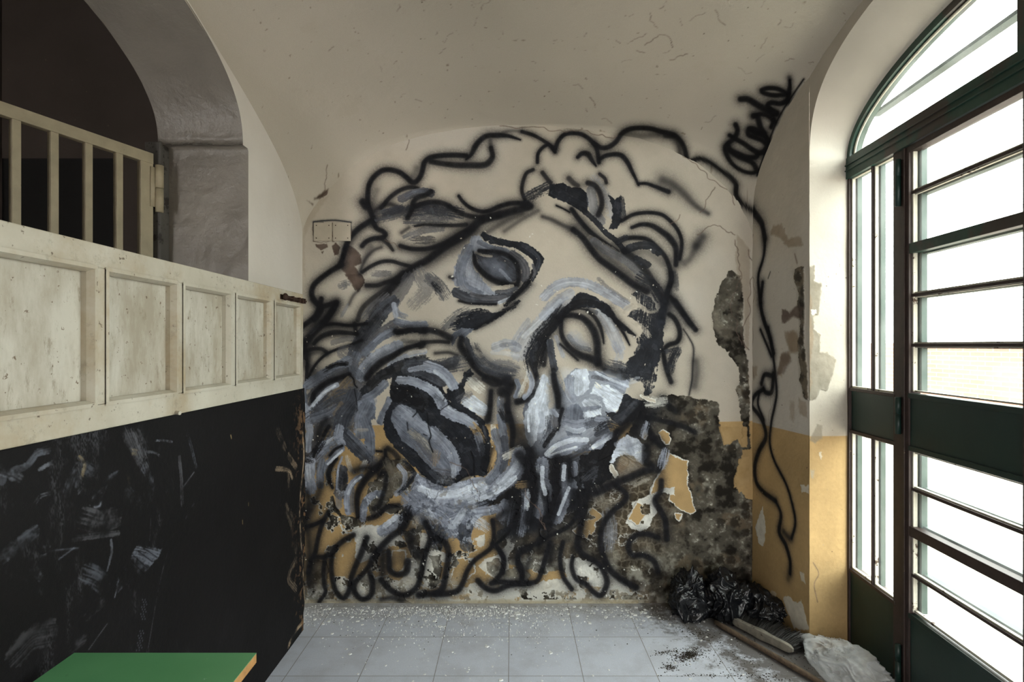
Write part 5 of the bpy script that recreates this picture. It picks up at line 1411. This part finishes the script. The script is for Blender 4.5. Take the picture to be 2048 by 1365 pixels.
# ------------------------------------------------------------------ barred gate in the opening
gx = lambda Y: -1.545 - .354 * (2.40 - Y)
gt = empty('barred_gate', (gx(2.4), 2.4, 1.2)); tag(gt, 'cream painted gate with vertical bars standing ajar in the arched opening', 'gate')
gd = Vector((.354, 1, 0)).normalized(); gn = Vector((-1, .354, 0)).normalized()
def gp(Y, n, z): return Vector((gx(Y), Y, z)) + gn * n
M_GATE = simple('cream_gate', '9c9178', .6, 0, .12, 14, .25, 42, '3c3328', .665)
def gbox(name, Y0, Y1, z0, z1, n0=0, n1=.024):
    bm = bmesh.new(); box(bm, Y0, Y1, n0, n1, z0, z1, gp); bmesh.ops.translate(bm, verts=bm.verts[:], vec=-gt.location); return meshobj(name, bm, M_GATE, gt, False, .002)
gbox('top_rail', 1.2, 2.394, 2.233, 2.279, -.002, .028); gbox('bottom_rail', 1.2, 2.394, 1.30, 1.36, -.002, .028); gbox('stile', 2.342, 2.394, 1.30, 2.24); gbox('stile', 1.2, 1.25, 1.30, 2.24)
for Y in (2.260, 2.148, 2.035, 1.923, 1.811, 1.699, 1.587, 1.475, 1.363): gbox('bar', Y - .0125, Y + .0125, 1.35, 2.24, .002, .024)
bm = bmesh.new(); c0 = gp(2.412, -.012, 0)
tube(bm, [c0 + Vector((0, 0, 2.135)), c0 + Vector((0, 0, 2.232))], .016, 14); tube(bm, [c0 + Vector((0, 0, 2.03)), c0 + Vector((0, 0, 2.131))], .0155, 14); box(bm, 2.38, 2.412, -.006, 0, 2.05, 2.22, gp)
bmesh.ops.translate(bm, verts=bm.verts[:], vec=-gt.location); meshobj('hinge', bm, M_GATE, gt, True)
# ------------------------------------------------------------------ green school table
tb = empty('table', (-.79, .95, 0)); tag(tb, 'green topped table with a bare wooden edge in front of the blackboard', 'table')
s = NT('green_laminate'); c = s.mix(s.ramp(s.noise(3, 5, .6), [(.3, 0.0), (.75, 1.0)]), srgb('4f8a5c'), srgb('5c9768'))
c = s.mix(s.ramp(s.noise(45, 6, .75), [(.67, 0.0), (.72, .7)]), c, srgb('a9bcae')); c = s.mix(s.ramp(s.noise(12, 8, .8), [(.64, 0.0), (.70, .3)]), c, srgb('315c3c'))
M_TOP = s.done(c, .35, s.bump(s.noise(90, 3), .08, .001))
bm = bmesh.new(); TZ = .748
def trap(x, y, z):
    t = (y - .60) / .67; return (x + (-.012 * t if x > -.8 else 0) - tb.location.x, y - tb.location.y, z)
box(bm, -1.0, -.572, .60, 1.268, TZ - .0015, TZ, trap); meshobj('table_top_surface', bm, M_TOP, tb)
bm = bmesh.new(); box(bm, -1.0, -.572, .60, 1.268, TZ - .022, TZ - .0016, trap); meshobj('tabletop', bm, simple('birch_edge', 'b98a50', .6, 0, .2, 30, .2, 30, '6b4526', .66), tb)
M_LEG = simple('leg_steel', '4a4a48', .45, .6, .1, 20, .1)
bm = bmesh.new(); box(bm, -.17, .17, -.30, .28, TZ - .06, TZ - .023); meshobj('apron', bm, M_LEG, tb)
for x, y in ((-.17, -.30), (.17, -.30), (-.17, .28), (.17, .28)):
    bm = bmesh.new(); tube(bm, [(x, y, 0), (x, y, TZ - .03)], .0125, 12); meshobj('leg', bm, M_LEG, tb, True)
# ------------------------------------------------------------------ switch plates painted over on the mural wall
M_PLATE = simple('plate_cream', 'b3aa9a', .6, 0, .06, 20, .2)
for a, b, lab in ((628, 664.5, 'square switch plate on the mural wall under cream paint, left of the pair'), (666.5, 702, 'square switch plate on the mural wall under cream paint, right of the pair')):
    x0, x1 = (a - 1024) * UN, (b - 1024) * UN; z1, z0 = EYE - (446 - 692) * UN, EYE - (483 - 692) * UN
    r = empty('switch_plate', ((x0 + x1) / 2, YB - .004, (z0 + z1) / 2)); tag(r, lab, 'switch plate', 'switch plates beside the mural')
    hx, hz = (x1 - x0) / 2 - .001, (z1 - z0) / 2 - .001
    bm = bmesh.new(); box(bm, -hx, hx, -.004, .008, -hz, hz); meshobj('plate', bm, M_PLATE, r, False, .0015)
    for sx_, sz_ in ((-.7, .7), (.7, .7), (-.7, -.7), (.7, -.7)):
        bm = bmesh.new(); tube(bm, [(sx_ * hx, -.0055, sz_ * hz), (sx_ * hx, -.003, sz_ * hz)], .003, 8); meshobj('screw', bm, M_RUST, r)
# ------------------------------------------------------------------ rubbish bags
s = NT('black_plastic'); M_BAG = s.done(srgb('141518'), .27, s.bump(s.noise(22, 3, .5, None, 1.5), .4, .008), spec=.5)
def crumple(name, mat, cx, cy, rx, ry, rz, seed, rough=1.0, rot=0, pts=None, flat=.0, sub=6, base=0):
    """a plastic bag: creased folds from cell edges, resting flat on the floor"""
    bm = bmesh.new(); bmesh.ops.create_icosphere(bm, subdivisions=sub, radius=1.0); o = Vector((seed * 7.3, seed * 3.1, seed * 1.7)); cr, sr = math.cos(rot), math.sin(rot)
    for v in bm.verts:
        p = v.co.copy(); big = mnoise.noise(p * 1.3 + o) * .35
        wv = Vector((mnoise.noise(p * 1.1 + o), mnoise.noise(p * 1.1 - o), mnoise.noise(p * 1.1 + o * 2)))
        q = Vector((p.x * 1.5, p.y * 1.5, p.z * .8)) + o + wv * 1.1; q2 = Vector((p.x * 1.2, p.y * 2.6, p.z * 2.2)) - o + wv * 1.3
        n1 = 1 - min(1, abs(mnoise.noise(q)) * 2.6); n2 = 1 - min(1, abs(mnoise.noise(q2)) * 2.6); n3 = 1 - min(1, abs(mnoise.noise(q2 * 2.3)) * 2.6)
        r = .92 + big + (n1 ** 3 * .26 + n2 ** 3 * .15 + n3 ** 3 * .05) * rough
        p = p * r; x, y, z = p.x * rx, p.y * ry, (p.z + .82) * rz
        if z < .004: z = .004 + .002 * mnoise.noise(p * 9)
        if pts: z *= pts(p.x, p.y)
        v.co = (x * cr - y * sr, x * sr + y * cr, z)
    ob = meshobj(name, bm, mat, None, True); ob.location = (cx, cy, base); return ob
tag(crumple('rubbish_bag', M_BAG, .955, 2.975, .10, .10, .122, 1, 1.0), 'crumpled black plastic rubbish bag at the foot of the mural wall, leftmost of the three', 'rubbish bag', 'black bags in the corner')
tag(crumple('rubbish_bag', M_BAG, 1.155, 2.955, .11, .10, .122, 4, 1.0), 'crumpled black plastic rubbish bag between the other two, behind the end of the pole', 'rubbish bag', 'black bags in the corner')
tag(crumple('rubbish_bag', M_BAG, 1.300, 2.925, .08, .15, .085, 5, .8, .15), 'flattened black plastic rubbish bag against the yellow right wall, behind the broom head', 'rubbish bag', 'black bags in the corner')
s = NT('clear_plastic'); s.t.nodes.remove(s.p); a1 = s.n('BsdfTransparent'); a2 = s.n('BsdfPrincipled'); a2.inputs['Base Color'].default_value = srgb('e4e8ea'); a2.inputs['Roughness'].default_value = .3; s.set(a2.inputs['Normal'], s.bump(s.noise(40, 5, .6), .5, .006))
a3 = s.n('MixShader'); s.set(a3.inputs[0], s.ramp(s.noise(12, 5), [(.3, .22), (.7, .5)])); s.set(a3.inputs[1], a1.outputs[0]); s.set(a3.inputs[2], a2.outputs[0]); s.set(s.out.inputs[0], a3.outputs[0])
tag(crumple('plastic_bag', s.m, 1.45, 2.40, .10, .21, .075, 6, .7, .2), 'thin translucent white plastic bag lying on the floor at the green door', 'plastic bag')
# ------------------------------------------------------------------ broom: pole and brush head
s = NT('old_wood'); mp = s.n('Mapping'); s.set(mp.inputs[0], s.obj()); mp.inputs['Rotation'].default_value = (0, 0, .55); mp.inputs['Scale'].default_value = (14, 1.5, 8)
c = s.mix(s.ramp(s.noise(8, 6, .7, mp.outputs[0]), [(.3, 0.0), (.7, 1.0)]), srgb('6e5d4b'), srgb('3e332a')); M_WOOD = s.done(c, .8, s.bump(s.noise(30, 4), .4, .002))
pole = bmesh.new(); A = Vector((1.055, 2.875, .016)); B = Vector((1.345, 2.30, .016)); tube(pole, [A + (B - A) * k / 12 for k in range(13)], [.0125 + .001 * math.sin(k) for k in range(13)], 12)
tag(meshobj('broom_pole', pole, M_WOOD, None, True), 'long brown wooden broom pole lying on the tiles in front of the brush head', 'pole')
bh = empty('brush', (1.225, 2.73, 0)); tag(bh, 'wooden broom brush with stiff black bristles lying on its side by the yellow wall', 'brush')
ax = (Vector((1.305, 2.575, 0)) - Vector((1.135, 2.865, 0))); L = ax.length; ax.normalize(); sd = Vector((-ax.y, ax.x, 0)); 
if sd.x < 0: sd = -sd
bm = bmesh.new(); n_ = 20; rings = []
for i in range(n_ + 1):
    u = -L / 2 + L * i / n_; e = max(0, 1 - (abs(u) / (L / 2)) ** 14); hh = .019 + .004 * math.exp(-(u / .04) ** 2); w_ = .011 + .003 * math.exp(-(u / .04) ** 2)
    rings.append([bm.verts.new(ax * u + sd * a * w_ * (.5 + .5 * e) + Vector((0, 0, .03 + b * hh * (.4 + .6 * e)))) for a, b in ((-1, -1), (-1, .85), (-.8, 1), (.8, 1), (1, .85), (1, -1))])
for A_, B_ in zip(rings, rings[1:]):
    for k in range(6): bm.faces.new((A_[k], A_[(k + 1) % 6], B_[(k + 1) % 6], B_[k]))
bm.faces.new(rings[0]); bm.faces.new(rings[-1][::-1]); meshobj('brush_block', bm, simple('grey_wood', '8f8a7e', .8, 0, .2, 40, .4, 26, '4a3f34', .6), bh, False, .002)
bm = bmesh.new(); rs = random.Random(9)
for i in range(2200):
    u = rs.uniform(-.48, .48) * L; z0 = rs.uniform(.014, .046); b0 = ax * u + sd * .012 + Vector((0, 0, z0)); ln = rs.uniform(.075, .115)
    d_ = (sd + ax * (u / L * .7 + rs.uniform(-.12, .12)) + Vector((0, 0, rs.uniform(.0, .55)))).normalized(); m_ = b0 + d_ * ln * .55; e_ = b0 + d_ * ln + Vector((0, 0, -.012)) ; e_.z = max(e_.z, .003); m_.z = max(m_.z, .004)
    o_ = Vector((rs.uniform(-1, 1), rs.uniform(-1, 1), 1)).normalized() * .0007; q_ = d_.cross(o_).normalized() * .0007
    vs = [[bm.verts.new(p + o_), bm.verts.new(p - o_ + q_), bm.verts.new(p - o_ - q_)] for p in (b0, m_, e_)]
    for P_, Q_ in zip(vs, vs[1:]):
        for k in range(3): bm.faces.new((P_[k], P_[(k + 1) % 3], Q_[(k + 1) % 3], Q_[k]))
br = meshobj('bristles', bm, simple('bristle_black', '2a2826', .5, 0, .2, 80, .1), bh); br['kind'] = 'stuff'
# ------------------------------------------------------------------ crumbs of plaster and dirt on the floor
rs = random.Random(21)
def flake_mesh(nm, mat, flat=.25):
    bm = bmesh.new(); n = rs.choice([5, 6, 7]); a0 = rs.random() * 6; top, bot = [], []
    for k in range(n):
        a = a0 + k * 2 * math.pi / n; r = rs.uniform(.6, 1.1); top.append(bm.verts.new((math.cos(a) * r * .8, math.sin(a) * r * .6, flat * rs.uniform(.8, 1.2)))); bot.append(bm.verts.new((math.cos(a) * r, math.sin(a) * r * .75, 0)))
    bm.faces.new(top); bm.faces.new(bot[::-1])
    for k in range(n): bm.faces.new((top[k], bot[k], bot[(k + 1) % n], top[(k + 1) % n]))
    return meshobj(nm, bm, mat)
M_CHIP = simple('plaster_chip', 'dddedd', .9, 0, .1, 40, .3); M_DIRT = simple('dark_dirt', '3b342b', .95, 0, .3, 60, .4)
protos = [flake_mesh('plaster_flake', M_CHIP) for _ in range(7)]; n_f = 0
def place_flake(o, x, y, r):
    o.location = (x, y, .0005); o.scale = (r, r, r * rs.uniform(.6, 1.2)); o.rotation_euler = (0, 0, rs.uniform(0, 6.28)); tag(o, 'small white flake of fallen plaster on the grey tiles', 'plaster flake', 'plaster flakes fallen on the floor')
k = 0
while k < 290:
    if rs.random() < .62: x = rs.uniform(-1.05, .8); y = 3.08 - abs(rs.gauss(0, .11)); r = rs.uniform(.004, .015)
    else: x = rs.uniform(-.95, 1.15); y = rs.uniform(2.3, 3.05); r = rs.uniform(.003, .010)
    if y < 2.3 or (x < -1.0 and y < 2.87): continue
    if rs.random() < .05: r *= 1.7
    pr = protos[k % 7]; o = pr if k < 7 else pr.copy()
    if k >= 7: C.objects.link(o)
    place_flake(o, x, y, r); k += 1
def crumbs(name, mat, spots, lab, cat, rmin, rmax):
    V, F = [], []
    for (cx, cy, sx_, sy_, an, n) in spots:
        for i in range(n):
            u, v_ = rs.gauss(0, 1) * sx_, rs.gauss(0, 1) * sy_; x = cx + u * math.cos(an) - v_ * math.sin(an); y = cy + u * math.sin(an) + v_ * math.cos(an)
            if y > 3.10 or x > float(XR(y)) - .01 or (x < -1.0 and y < 2.87) or x < -1.15: continue
            r = rmin + (rmax - rmin) * rs.random() ** 3; a = rs.random() * 6; b0 = len(V); h = r * rs.uniform(.4, 1.0) + rs.random() * .003 * math.exp(-(u / sx_) ** 2 - (v_ / sy_) ** 2) * (4 if n > 600 else 0)
            for k_ in range(4): V.append((x + math.cos(a + k_ * 1.57) * r * rs.uniform(.7, 1.2), y + math.sin(a + k_ * 1.57) * r * rs.uniform(.7, 1.2), .0002))
            V.append((x, y, h)); F += [(b0, b0 + 1, b0 + 4), (b0 + 1, b0 + 2, b0 + 4), (b0 + 2, b0 + 3, b0 + 4), (b0 + 3, b0, b0 + 4)]
    me = bpy.data.meshes.new(name); me.from_pydata(V, [], F); me.update(); me.materials.append(mat); o = bpy.data.objects.new(name, me); link(o); return tag(o, lab, cat, None, 'stuff')
crumbs('plaster_dust', M_CHIP, [(-.3, 3.03, .55, .05, 0, 2600), (-.2, 2.85, .6, .16, 0, 1300), (-1.06, 3.0, .05, .08, 0, 500), (.2, 2.5, .6, .2, 0, 350), (.75, 2.95, .12, .08, 0, 300)], 'white plaster dust and crumbs along the foot of the mural wall', 'plaster dust', .0008, .0042)
crumbs('dirt_crumbs', M_DIRT, [(.83, 2.60, .05, .022, .5, 900), (.735, 2.62, .035, .012, .2, 260), (.71, 2.50, .018, .014, 0, 260), (.93, 2.80, .06, .03, -.6, 500), (1.0, 2.55, .12, .09, -.9, 260), (-.1, 2.9, .55, .15, 0, 500), (1.1, 2.42, .05, .015, 0, 180), (.9, 2.44, .12, .006, 0, 200), (1.3, 2.75, .06, .2, .3, 500)], 'dark dirt and crumbs swept across the pale tiles', 'dirt', .0009, .0046)
